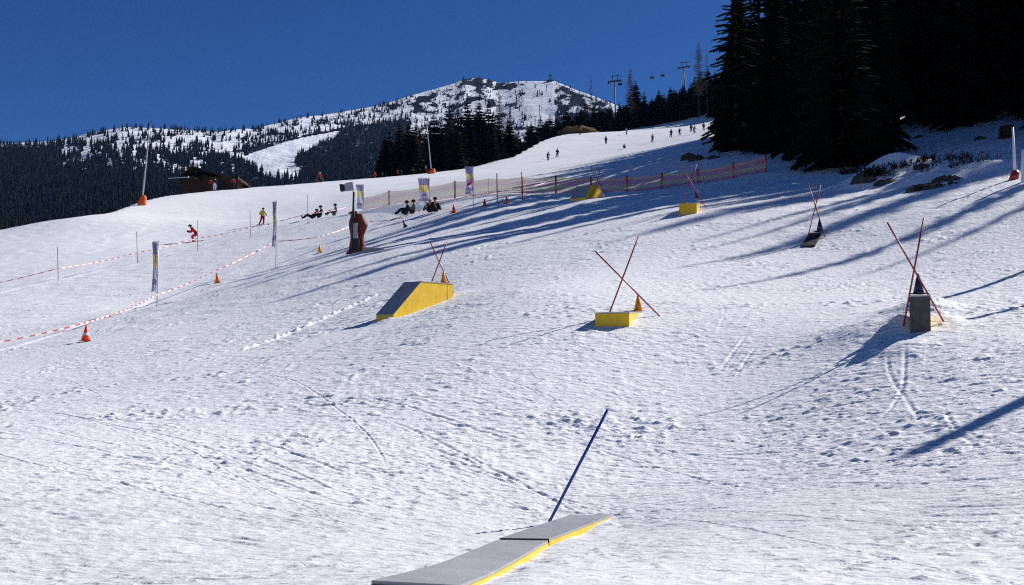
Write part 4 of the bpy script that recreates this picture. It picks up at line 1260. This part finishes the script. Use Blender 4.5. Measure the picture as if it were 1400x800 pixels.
lance(194, 121, 205.5, 165, "tall snow lance leaning right on an orange base pad, at the left crest", 1.05, True, .42)
lance(590, 193, 583, 166, "pale grey snow lance on an orange base pad before the central trees", .8, False, .6)

# ------------------------------------------------------------------ hut
def hut():
    y = 156.0; g = on_ground(286, y); s = y / 1500.0
    o = empty("wooden_hut", g + Vector((0, 0, -.55)), "low dark wooden hut with wide shingled gable roof on the left crest", "hut")
    X_ = lambda px: (px - 286) * s
    Zr = lambda row: P(286, row, y).z - g.z + .55
    b = MB(); b.box((X_(285), 3.0, Zr(252)), (X_(325) - X_(245), 6, Zr(245) - Zr(266))); b.build("wall", M["wood"], o)
    # roof: two pitched slabs
    rx, rz = X_(266), Zr(231); ex, ez = X_(333), Zr(250); lx, lz = X_(246), Zr(247)
    b = MB(); b.loft([[(rx, -1.5, rz), (ex, -1.5, ez), (ex, -1.5, ez + .12), (rx, -1.5, rz + .2)], [(rx, 7, rz), (ex, 7, ez), (ex, 7, ez + .12), (rx, 7, rz + .2)]]); b.build("roof", M["roofwood"], o)
    b = MB(); b.loft([[(rx - .02, -1.5, rz), (lx, -1.5, lz), (lx, -1.5, lz + .22), (rx - .02, -1.5, rz + .25)], [(rx - .02, 7, rz), (lx, 7, lz), (lx, 7, lz + .22), (rx - .02, 7, rz + .25)]]); b.build("roof", M["roofwood"], o)
    ax0, ax1 = X_(237), X_(275)
    b = MB(); b.loft([[(ax0, -3.2, Zr(251)), (ax1, -3.2, Zr(249.5)), (ax1, -3.2, Zr(248.3)), (ax0, -3.2, Zr(249.8))], [(ax0, -.2, Zr(246.5)), (ax1, -.2, Zr(244.5)), (ax1, -.2, Zr(243.3)), (ax0, -.2, Zr(245.3))]]); aw = b.build("awning", M["roofwood"], o)
    b = MB(); b.loft([[(ax0 + .1, -3.1, Zr(249.4)), (ax1 - 1, -3.1, Zr(247.8)), (ax1 - 1, -3.1, Zr(246.8)), (ax0 + .1, -3.1, Zr(248.6))], [(ax0 + .1, -.4, Zr(245.3)), (ax1 - 1, -.4, Zr(243.5)), (ax1 - 1, -.4, Zr(242)), (ax0 + .1, -.4, Zr(244))]]); b.build("snow_cover", M["snowcap"], o, bevel=.05)
    for px in (240, 264, 297, 320):
        b = MB(); b.box((X_(px), -2.8 if px < 280 else -1.2, Zr(257)), (.16, .16, Zr(248) - Zr(266))); b.build("post", M["wood"], o)
    b = MB(); b.tube([(X_(264), 1, Zr(236)), (X_(264), 1, Zr(223))], .05, 6); b.build("antenna_mast", M["greypole"], o)
    b = MB(); b.box((X_(266), 1, Zr(223)), (.42, .2, .36)); b.build("antenna_box", M["white"], o, bevel=.05)
    b = MB(); b.box((X_(300), -.05, Zr(257)), (1.1, .08, 2.0)); b.build("door", M["seam"], o)


hut()

# ------------------------------------------------------------------ people
FAT = 1.22
POSES = {
    # joints: pelvis, chest, neck, head, shoulder/elbow/hand L,R ; knee/ankle/toe L,R   (facing +y, x to the person's right)
    "ski": dict(pelvis=(0, -.14, .78), chest=(0, .10, 1.16), neck=(0, .18, 1.34), head=(0, .24, 1.50), sh=(.19, .13, 1.26), el=(.30, .18, 1.00), ha=(.30, .44, .95), hip=(.10, -.13, .76), kn=(.14, .20, .47), an=(.13, .0, .10), to=(.13, .17, .04)),
    "tuck": dict(pelvis=(0, -.25, .66), chest=(0, .08, .98), neck=(0, .22, 1.12), head=(0, .32, 1.24), sh=(.18, .14, 1.06), el=(.26, .22, .80), ha=(.24, .48, .84), hip=(.10, -.22, .64), kn=(.15, .18, .45), an=(.15, -.04, .10), to=(.15, .14, .04)),
    "stand": dict(pelvis=(0, 0, .95), chest=(0, .0, 1.32), neck=(0, .01, 1.50), head=(0, .04, 1.66), sh=(.20, 0, 1.42), el=(.27, .0, 1.12), ha=(.25, .14, .90), hip=(.10, 0, .92), kn=(.12, .04, .50), an=(.13, 0, .10), to=(.14, .16, .04)),
    "walk": dict(pelvis=(0, 0, .93), chest=(0, .06, 1.30), neck=(0, .09, 1.47), head=(0, .14, 1.63), sh=(.20, .06, 1.40), el=(.30, .02, 1.14), ha=(.34, .24, 1.02), hip=(.10, 0, .90), kn=(.20, .12, .52), an=(.34, -.02, .10), to=(.36, .14, .04)),
    "sit": dict(pelvis=(0, -.05, .14), chest=(0, -.10, .50), neck=(0, -.06, .66), head=(0, .0, .81), sh=(.19, -.08, .58), el=(.27, .08, .36), ha=(.17, .32, .40), hip=(.10, .0, .14), kn=(.16, .38, .40), an=(.16, .68, .08), to=(.16, .80, .16)),
    "recline": dict(pelvis=(0, -.05, .14), chest=(0, -.34, .42), neck=(0, -.40, .58), head=(0, -.36, .73), sh=(.19, -.36, .50), el=(.27, -.48, .26), ha=(.26, -.42, .04), hip=(.10, .0, .14), kn=(.15, .42, .36), an=(.14, .78, .07), to=(.14, .88, .18)),
}


def person(px=None, row=None, pose="stand", yaw=0.0, jacket="jblack", pants="pdark", helmet="hblack", h=1.75, label="", group=None, g=None, skis=False, board=False, poles=False, lod=1, tilt=0.0):
    if g is None: g = ground_at(px, row)
    J = POSES[pose]
    names = ["pelvis", "chest", "neck", "head"]
    verts = [J["pelvis"], tuple((a + b) / 2 for a, b in zip(J["pelvis"], J["chest"])), J["chest"], J["neck"], J["head"]]
    rad = [(.15, .12), (.155, .12), (.17, .13), (.065, .065), (.10, .115)]
    edges = [(0, 1), (1, 2), (2, 3), (3, 4)]
    reg = [1, 0, 0, 2, 2]
    for s in (-1, 1):
        f = lambda k: (J[k][0] * s, J[k][1], J[k][2])
        n = len(verts)
        hp = f("ha"); el = f("el")
        d = Vector(hp) - Vector(el); d.normalize()
        tip = tuple(Vector(hp) + d * .09)
        verts += [f("sh"), el, hp, tip]; rad += [(.085, .085), (.065, .065), (.05, .05), (.04, .03)]; edges += [(2, n), (n, n + 1), (n + 1, n + 2), (n + 2, n + 3)]; reg += [0, 0, 3, 3]
        n = len(verts)
        kn = f("kn"); an = f("an"); to = f("to")
        if pose == "walk" and s < 0: kn = (kn[0] + .12, kn[1] - .02, kn[2]); an = (an[0] + .24, an[1], an[2]); to = (to[0] + .24, to[1], to[2])
        verts += [f("hip"), kn, an, to]; rad += [(.12, .12), (.085, .085), (.07, .07), (.06, .055)]; edges += [(0, n), (n, n + 1), (n + 1, n + 2), (n + 2, n + 3)]; reg += [1, 1, 1, 3]
    me = bpy.data.meshes.new("person_skeleton"); me.from_pydata(verts, edges, [])
    ob = bpy.data.objects.new("person", me); COL.objects.link(ob)
    md = ob.modifiers.new("skin", "SKIN"); md.use_smooth_shade = True
    sv = me.skin_vertices[0].data if me.skin_vertices else None
    if sv is None:
        bm = bmesh.new(); bm.from_mesh(me); bm.verts.layers.skin.verify(); bm.to_mesh(me); bm.free(); sv = me.skin_vertices[0].data
    for i, q in enumerate(rad): sv[i].radius = (q[0] * FAT, q[1] * FAT); sv[i].use_root = (i == 0)
    sb = ob.modifiers.new("sub", "SUBSURF"); sb.levels = lod; sb.render_levels = lod
    dg = bpy.context.evaluated_depsgraph_get()
    m2 = bpy.data.meshes.new_from_object(ob.evaluated_get(dg))
    ob.modifiers.clear(); ob.data = m2; m2.name = "person"; bpy.data.meshes.remove(me)
    m2.materials.clear()
    for k in (jacket, pants, "skin", "hblack"): m2.materials.append(M[k])
    V3 = [Vector(v) for v in verts]
    segs = [(V3[a], V3[b], max(reg[a], reg[b]) if reg[a] == 3 or reg[b] == 3 else reg[b], a, b) for a, b in edges]
    for p in m2.polygons:
        c = p.center; best = 9; mi = 0
        for (a, b_, r_, ia, ib) in segs:
            d = b_ - a; t = max(0, min(1, (c - a).dot(d) / max(d.length_squared, 1e-9))); q = (c - (a + d * t)).length
            if q < best:
                best = q
                mi = reg[ia] if t < .5 else reg[ib]
        p.material_index = mi; p.use_smooth = True
    # helmet or cap
    hd = Vector(J["head"]); b = MB(); n = 12
    b.loft([[(hd.x + r_ * math.cos(t * 2 * math.pi / n), hd.y - .01 + r_ * 1.1 * math.sin(t * 2 * math.pi / n), hd.z + z) for t in range(n)] for r_, z in ((.128, .0), (.135, .05), (.12, .11), (.07, .155), (.01, .165))])
    hm = b.build("helmet", M[helmet], ob, smooth=True)
    # face features: goggles band and nose
    b = MB(); b.box((hd.x, hd.y + .105, hd.z + .0), (.15, .05, .06)); b.build("goggles", M["hblack"], ob, bevel=.015)
    k = h / 1.75
    ob.location = g + UP * .0; ob.rotation_euler = (0, tilt, yaw); ob.scale = (k, k, k)
    tag(ob, label, "person", group)
    R = Matrix.Rotation(yaw, 3, "Z")
    nrm = Vector((-(gz(g.x + .5, g.y) - gz(g.x - .5, g.y)), -(gz(g.x, g.y + .5) - gz(g.x, g.y - .5)), 1)).normalized()
    if skis:
        for s in (-1, 1):
            b = MB(); b.loft([[(x, -.75, .0), (x + .09, -.75, .0), (x + .09, -.75, .025), (x, -.75, .025)] if False else [(-.045, yy, zz), (.045, yy, zz), (.045, yy, zz + .022), (-.045, yy, zz + .022)] for yy, zz in ((-.75, .01), (.0, .0), (.6, .0), (.8, .04), (.92, .12))])
            sk = b.build("ski", M["hblack"], None); sk.location = g + R @ Vector((J["an"][0] * s * k, 0, 0)) + UP * .02
            sk.rotation_mode = "QUATERNION"; sk.rotation_quaternion = UP.rotation_difference(nrm) @ Matrix.Rotation(yaw, 3, "Z").to_quaternion()
            tag(sk, ("left" if s < 0 else "right") + " ski of the " + " ".join(label.split()[:11]), "ski", "skis on the slope")
    if board:
        b = MB(); n = 10
        ring = lambda z, e: [(x * 1.0, y_, z + max(0, abs(x) - .6) ** 2 * 1.2) for x, y_ in [(-.75, -.08), (-.68, -.13), (0, -.12), (.68, -.13), (.75, -.08), (.75, .08), (.68, .13), (0, .12), (-.68, .13), (-.75, .08)]]
        b.loft([ring(0, 0), ring(.025, 0)]); bd = b.build("snowboard", M["hblack"], None)
        off = Vector((0, J["to"][1] * k + .02, .09)) if pose in ("sit", "recline") else Vector((0, .05, .0))
        bd.location = g + R @ off + UP * .02; bd.rotation_euler = (1.2 if pose in ("sit", "recline") else 0, 0, yaw)
        tag(bd, "dark snowboard at the feet of the " + " ".join(label.split()[:9]), "snowboard", "snowboards on the slope")
    if poles:
        for s in (-1, 1):
            hnd = g + R @ (Vector((J["ha"][0] * s, J["ha"][1] + .06, J["ha"][2])) * k); bt = hnd + R @ Vector((.35 * s, -.45, 0)); bt.z = hnd.z - .8 * k
            pole("ski_pole", bt, hnd, .02, M["jyellow"], ("left" if s < 0 else "right") + " ski pole of the " + " ".join(label.split()[:10]), "ski pole", "ski poles", n=5, sink=0)
    return ob


PI = math.pi
person(265, 331, "tuck", PI / 2 + .25, "jred", "ppink", "hblack", 1.75, "crouching skier in a red suit beside the upper tape", skis=True)
person(359, 308, "walk", PI + .5, "jyellow", "pred", "hblack", 1.5, "skier in a yellow jacket and dark red trousers with legs apart", skis=True)
person(None, None, "ski", PI + .2, "jred", "pdark", "hwhite", 1.75, "skier in a red jacket with yellow poles on the crest behind the mast", g=on_ground(437, 178), skis=True, poles=True)
# group sitting at the tape
gl = [(427, 299.5, "recline", PI / 2 + .2, "jblack", "pdark", "hblack", 1.75, "person in black lying back at the left of the group sitting in the snow", True),
      (438, 297.5, "sit", PI / 2 + .3, "jblack", "pdark", "hblack", 1.9, "person in a black jacket sitting upright, tallest of the group in the snow", False),
      (458, 295, "sit", PI / 2 + .1, "jgrey", "jgrey", "hblack", 1.75, "person in dark grey sitting with bent knees, rightmost of the group in the snow", False)]
for (a, b_, ps, yw, j, p_, hm, h, lab, bd) in gl: person(a, b_, ps, yw, j, p_, hm, h, lab, "people sitting in the snow", board=bd)
gl = [(556, 294, "sit", PI * .55, "jblack", "pdark", "hblack", 1.8, "person in black hunched in the snow at the left, below the fence", False), (565, 293, "sit", PI * .5, "jgrey", "pdark", "hblack", 1.8, "person in dark grey sitting behind the hunched one below the fence", False),
      (588, 291, "sit", PI * .9, "jblack", "pdark", "hwhite", 1.7, "person in black sitting directly behind the banner pole", False), (595, 290, "sit", PI * 1.1, "jblack", "pdark", "hblack", 1.75, "person in black sitting just right of the banner pole", False)]
for (a, b_, ps, yw, j, p_, hm, h, lab, bd) in gl: person(a, b_, ps, yw, j, p_, hm, h, lab, "people sitting below the fence", board=bd)
# on the crest
for (px, y, ps, yw, j, p_, hm, lab) in [(512, 192, "stand", .3, "jred", "pred", "hblack", "small person all in red on the crest right of the mast"), (523, 196, "stand", .1, "jblack", "pdark", "hwhite", "person in black with a white helmet on the crest, left of a pair"),
                                        (527.5, 197, "stand", -.2, "jnavy", "pdark", "hwhite", "person in navy with a white helmet on the crest, right of a pair"), (544, 197, "stand", .2, "jred", "pdark", "hwhite", "person in a red jacket on the crest beside the light blue one"),
                                        (549, 198, "stand", 0, "jblue", "jcyan", "hwhite", "person in light blue on the crest"), (565, 198, "stand", .2, "jgreen", "pdark", "hwhite", "person in a bright green jacket on the crest"), (582, 199, "stand", -.2, "jbrown", "pdark", "hwhite", "person in brown beside the orange pad of the pale lance")]:
    person(pose=ps, yaw=PI + yw, jacket=j, pants=p_, helmet=hm, label=lab, group="people standing on the crest", g=on_ground(px, y) - UP * .35)
for (px, y, j, p_, lab, h) in [(288, 151, "jred", "pdark", "person in a red jacket in front of the hut", 1.75), (293.5, 150.5, "jblack", "pwhite", "person in white trousers in front of the hut", 1.75), (319, 152, "jred", "pdark", "person in red at the right end of the hut", 1.6)]:
    person(pose="stand", yaw=PI, jacket=j, pants=p_, label=lab, group="people at the hut", g=on_ground(px, y), h=h)
# upper piste
for (px, row, ps, yw, j, p_, lab, sk, bd) in [(749, 219.5, "ski", PI + .5, "jnavy", "pdark", "snowboarder in navy bending forward on the upper piste", False, True), (762, 215.5, "walk", PI + .4, "jblack", "pdark", "small skier in black next to the navy snowboarder", True, False),
                                     (828.5, 197, "stand", PI, "jgrey", "pdark", "skier in dark grey standing tall on the upper piste", True, False), (857, 184, "ski", PI / 2 + .4, "jblue", "pdark", "skier in a blue jacket crossing near the top of the piste", True, False),
                                     (892, 195, "walk", PI + .6, "jgrey", "pdark", "leftmost skier of the row along the shadow on the upper piste", False, False), (917.5, 188, "walk", PI + .3, "jblack", "pdark", "second skier from the left in the row along the upper shadow", False, False), (929, 185.5, "ski", PI + .3, "jblack", "pdark", "third skier from the left in the row along the upper shadow", False, False),
                                     (945, 180.5, "stand", PI, "jgrey", "pdark", "skier standing behind the bending one in the upper shadow row", False, False), (949, 182.5, "ski", PI + .5, "jblack", "pdark", "bending skier in black in the upper shadow row", False, False), (962, 179, "stand", PI, "jbrown", "pred", "person in brown and red nearest to the corner spruce", False, False),
                                     (793, 184.5, "stand", PI, "jgrey", "pdark", "person standing in front of the brown grassy mound", False, False), (853.5, 203, "sit", PI, "jblack", "pdark", "tiny dark figure sitting alone on the upper piste", False, False)]:
    person(px, row, ps, yw, j, p_, "hblack", 1.75, lab, "skiers on the upper piste", skis=False, board=False)

# ------------------------------------------------------------------ brown grassy mound, rocks, stump, shrubs
def blob(name, loc, rx, ry, h, m, label, cat, group=None, seed=1, kind=None):
    rg = np.random.RandomState(seed); b = MB(); n, k = 18, 7
    rings = []
    for i in range(k):
        a = i / (k - 1) * PI / 2; c, s = math.cos(a), math.sin(a)
        rings.append([((rx * (c + .01)) * math.cos(t * 2 * PI / n) * (1 + .22 * rg.randn() * .6), (ry * (c + .01)) * math.sin(t * 2 * PI / n) * (1 + .22 * rg.randn() * .6), h * s * (1 + .12 * rg.randn()) - .15 * (i == 0)) for t in range(n)])
    b.loft(rings); o = b.build(name, m, None); o.location = loc
    return tag(o, label, cat, group, kind)


g = on_ground(789, 293)
blob("grassy_mound", g - UP * .2, 5.4, 3.2, 2.1, M["grass"], None, None, seed=3, kind="structure")
for (px, row, rx, h, lab, sd) in [(942, 217, .55, .42, "dark snow-free boulder left of a pair in the tree shadow", 5), (954, 219, .6, .36, "dark boulder right of a pair in the tree shadow", 6), (976, 217, .5, .25, "low dark boulder near the corner spruce", 7), (872, 163, 1.8, 1.0, "dark rock patch low on the shaded upper bank", 8), (893, 160, 2.2, 1.0, "dark rock patch high on the shaded upper bank", 9),
                                 (1258, 188, .35, .2, "small dark stone left in the shaded clearing", 10), (1340, 191, .35, .22, "small dark stone right in the shaded clearing", 11), (1295, 181, .25, .15, "tiny dark stone at the back of the shaded clearing", 13)]:
    g = ground_at(px, row)
    blob("boulder", g - UP * .05, rx, rx * .7, h, M["rock"], lab, "rock", "dark rocks in the snow", sd)
g = ground_at(1377, 189)
o = empty("tree_stump", g, "dark square-looking tree stump in the shaded snow at the right", "stump")
b = MB(); n = 14; rg = np.random.RandomState(2); wob = 1 + .12 * rg.randn(n)
b.loft([[(.36 * wob[t] * k * math.cos(t * 2 * PI / n), .36 * wob[t] * k * math.sin(t * 2 * PI / n), z) for t in range(n)] for k, z in ((1.25, -.2), (1.05, .12), (.95, .6), (.93, .66))]); b.build("trunk", M["bark"], o, smooth=False)


def shrub(px, row, w, h, label, seed, n=90, cover=0):
    rg = random.Random(seed); g = ground_at(px, row)
    b = MB()
    for i in range(n):
        x = rg.uniform(-w, w); p = Vector((x, rg.uniform(-.5, .5), gz(g.x + x, g.y) - g.z - .05))
        d = Vector((rg.uniform(-.5, .5), rg.uniform(-.5, .5), 1)).normalized(); L = h * rg.uniform(.4, 1.1)
        q = p + d * L * .55; e = q + (d + Vector((rg.uniform(-.5, .5), rg.uniform(-.5, .5), .1))) * L * .4
        b.tube([p, q, e], [.012, .008, .003], 4)
        for j in range(3):
            q2 = p.lerp(e, rg.uniform(.3, .95)); f = Vector((rg.uniform(-1, 1), rg.uniform(-1, 1), rg.uniform(-.2, .9))).normalized() * L * .35
            b.tube([q2, q2 + f], [.008, .004], 3)
        for j in range(cover):
            q2 = p.lerp(e, rg.uniform(.1, 1)); sz = rg.uniform(.03, .07)
            a_ = Vector((rg.uniform(-1, 1), rg.uniform(-1, 1), rg.uniform(-1, 1))).normalized() * sz; c_ = Vector((rg.uniform(-1, 1), rg.uniform(-1, 1), rg.uniform(-1, 1))).normalized() * sz
            b.face([q2 - a_, q2 + c_ * .5, q2 + a_, q2 - c_ * .5])
    o = b.build("shrub", M["sticks"], None); o.location = g
    return tag(o, label, "shrub", "shrubs around the snow mound")


shrub(1160, 238, .45, .4, "dark low shrub at the left foot of the snow mound", 1, 60, 8)
shrub(1197, 241, .6, .55, "dense dark shrub on the front of the snow mound", 2, 90, 14)
shrub(1276, 256, .8, .18, "low dark shrub on the eroded bank right of the mound", 3, 70, 8)
shrub(1245, 226, .9, .35, "dark shrub behind the right shoulder of the snow mound", 4, 80, 10)
shrub(1290, 222, 1.1, .4, "twiggy bare shrub in the shade behind the mound", 5, 80, 3)
shrub(1328, 222, .9, .4, "twiggy bare shrub near the right side of the shaded clearing", 6, 60, 2)

for (px, row, rx, ry, h, lab, sd) in [(1268, 258, .75, .3, .22, "dark patch of bare earth on the bank right of the mound", 21), (1298, 247, .6, .28, .22, "smaller dark patch of bare earth higher on the bank", 22), (1214, 250, .5, .25, .18, "bare earth showing at the front of the snow mound", 23), (1182, 246, .5, .3, .3, "dark earth hollow at the left foot of the snow mound", 24), (1262, 228, .4, .2, .15, "small bare tuft of earth on top of the mound's right shoulder", 25)]:
    g = ground_at(px, row)
    blob("earth_patch", g - UP * .04, rx, ry, h, M["rock"], lab, "earth patch", "bare earth patches around the snow mound", sd)

# marker at the right edge
g = ground_at(1388.5, 245); t = P(1384.5, 174, g.y)
o = empty("padded_marker_pole", g, "pale leaning pole with a dull red foot at the right edge", "pole")
b = MB(); b.tube([(0, 0, -.3), t - g], [.07, .035], 8); b.build("pole", M["white"], o, smooth=True)
b = MB(); b.tube([(-.1, 0, -.1), (0, 0, .2), (.02, 0, .32)], [.16, .15, .08], 10); b.build("foot_pad", M["redpole"], o, smooth=True)
g = ground_at(1398, 250); t = P(1398.5, 205, g.y)
pole("marker_pole", g, t, .06, M["white"], "pale upright pole cut off by the right edge of the picture", "pole", sink=.3)

# ------------------------------------------------------------------ ski lifts
def pylon(px, y, row_t, label, sc=1.0):
    g = on_ground(px, y); top = P(px - 3, row_t, y); H = top.z - g.z
    o = empty("lift_pylon", g, label, "lift pylon", "chairlift pylons"); dx = top.x - g.x
    b = MB(); b.tube([(0, 0, -.5), (dx, 0, H)], [.30 * sc, .22 * sc], 10); b.build("mast", M["darkmetal"], o, smooth=True)
    b = MB(); b.box((dx, 0, H), (5.2 * sc, .45 * sc, .5 * sc), Matrix.Rotation(-.15, 3, "Y")); b.build("crossarm", M["darkmetal"], o)
    b = MB(); b.box((dx + .3, 0, H + 2.2 * sc), (4.2 * sc, .22 * sc, .22 * sc), Matrix.Rotation(-.12, 3, "Y"))
    b.box((dx - .8 * sc, 0, H + 1.1 * sc), (.2 * sc, .2 * sc, 2.2 * sc)); b.box((dx + 1.2 * sc, 0, H + 1.2 * sc), (.2 * sc, .2 * sc, 2.2 * sc)); b.build("service_frame", M["darkmetal"], o)
    for s in (-1, 1):
        b = MB(); b.box((dx + s * 2.4 * sc, 0, H - .35 * sc + s * .35), (.5 * sc, 2.6 * sc, .35 * sc)); b.build("sheave_train", M["darkmetal"], o)
    return o


pylon(843, 352, 111, "dark chairlift pylon left of the tall bare larch", .8)
pylon(938, 372, 92, "dark chairlift pylon above the trees near the corner spruce", .8)


def chair(px, row, y, label):
    c = P(px, row, y); o = empty("lift_chair", c, label, "lift chair", "chairlift chairs"); o.scale = (.75, .75, .75)
    b = MB(); b.tube([(0, 0, .2), (0, 0, 2.0), (.2, 0, 2.6)], .07, 6); b.build("hanger", M["darkmetal"], o)
    b = MB(); b.box((0, 0, -.4), (1.9, .6, .18)); b.build("seat", M["darkmetal"], o)
    b = MB(); b.box((0, .3, .1), (1.9, .12, .8)); b.build("backrest", M["darkmetal"], o)
    b = MB(); b.tube([(-.95, -.3, -.4), (-.95, 0, .35), (.95, 0, .35), (.95, -.3, -.4)], .06, 6); b.build("safety_bar", M["greypole"], o)
    return o


chair(891.5, 106, 362, "empty lift chair on the left against the blue sky")
chair(906, 103, 366, "empty lift chair on the right against the blue sky")
chair(848, 115, 356, "lift chair hanging just right of the left pylon")


_c0 = P(846, 111, 352); _c1 = P(938, 91, 372)
b = MB(); _pts2 = [P(760, 138, 330)] + [_c0.lerp(_c1, t / 10) - UP * (1.2 * 4 * t / 10 * (1 - t / 10)) for t in range(11)] + [P(1020, 62, 395)]
b.tube(_pts2, .035, 5); tag(b.build("lift_cable", M["darkmetal"], origin=_c0), "thin dark chairlift cable running between the two pylons above the trees", "cable")


def mini_pylon(px, s, h, label):
    x, d, z = mtn(np.array([px]), np.array([s])); b = MB()
    o = empty("lift_pylon", (x[0], d[0], z[0] - 1), label, "lift pylon", "small lift pylons on the mountain")
    b.tube([(0, 0, 0), (0, 0, h)], .7, 6); b.build("mast", M["darkmetal"], o)
    b = MB(); b.box((0, 0, h), (7, .8, .8)); b.build("crossarm", M["darkmetal"], o)


def s_for(px, row):
    s = np.linspace(.1, 1, 400); x, d, z = mtn(np.full(400, float(px)), s); r_ = 500 - 1500 * (z - EYE) / d
    return float(s[np.argmin(np.abs(r_ - row))])


for (px, row, h, lab) in [(706.5, 137, 19, "small lift pylon high on the snowy mountain face"), (738, 155, 20, "small lift pylon right of the tree clump on the mountain face"), (732, 172, 22, "small lift pylon below the tree clump on the mountain"), (723, 186, 20, "lowest small lift pylon at the foot of the mountain face"), (748, 120, 14, "highest small lift pylon just below the summit station"), (698, 152, 15, "small lift pylon just right of the bare larch top")]:
    mini_pylon(px, s_for(px, row), h, lab)
x, d, z = mtn(np.array([753.0]), np.array([1.0]))
o = empty("summit_station", (x[0], d[0], z[0] - 2), "tiny lift top station with a mast on the right summit", "lift station")
b = MB(); b.box((0, 0, 2), (16, 8, 5)); b.build("building", M["darkmetal"], o, bevel=.3)
b = MB(); b.tube([(0, 0, 3), (0, 0, 17)], 1.4, 6); b.build("mast", M["darkmetal"], o)
b = MB(); b.box((0, 0, 15), (9, 2, 2.4)); b.build("crossarm", M["darkmetal"], o)
# ------------------------------------------------------------------ air
hz = MB(); hz.box((0, 2200, 400), (7000, 5000, 1140 + 2))
hm = bpy.data.materials.new("pale_air"); hm.use_nodes = True; nt = hm.node_tree
nt.nodes.remove(nt.nodes["Principled BSDF"])
pv = nt.nodes.new("ShaderNodeVolumePrincipled"); pv.inputs["Density"].default_value = HAZE; pv.inputs["Color"].default_value = (.25, .45, 1, 1); pv.inputs["Anisotropy"].default_value = 0.0
nt.links.new(pv.outputs[0], nt.nodes["Material Output"].inputs["Volume"])
ho = hz.build("haze", hm); ho["kind"] = "stuff"; tag(ho, "thin blue mountain air between the slope and the far hills", "haze")
for o in bpy.data.objects:
    if o.get("label") and len(o["label"].split()) > 16: print("LONG:", o.name, o["label"])
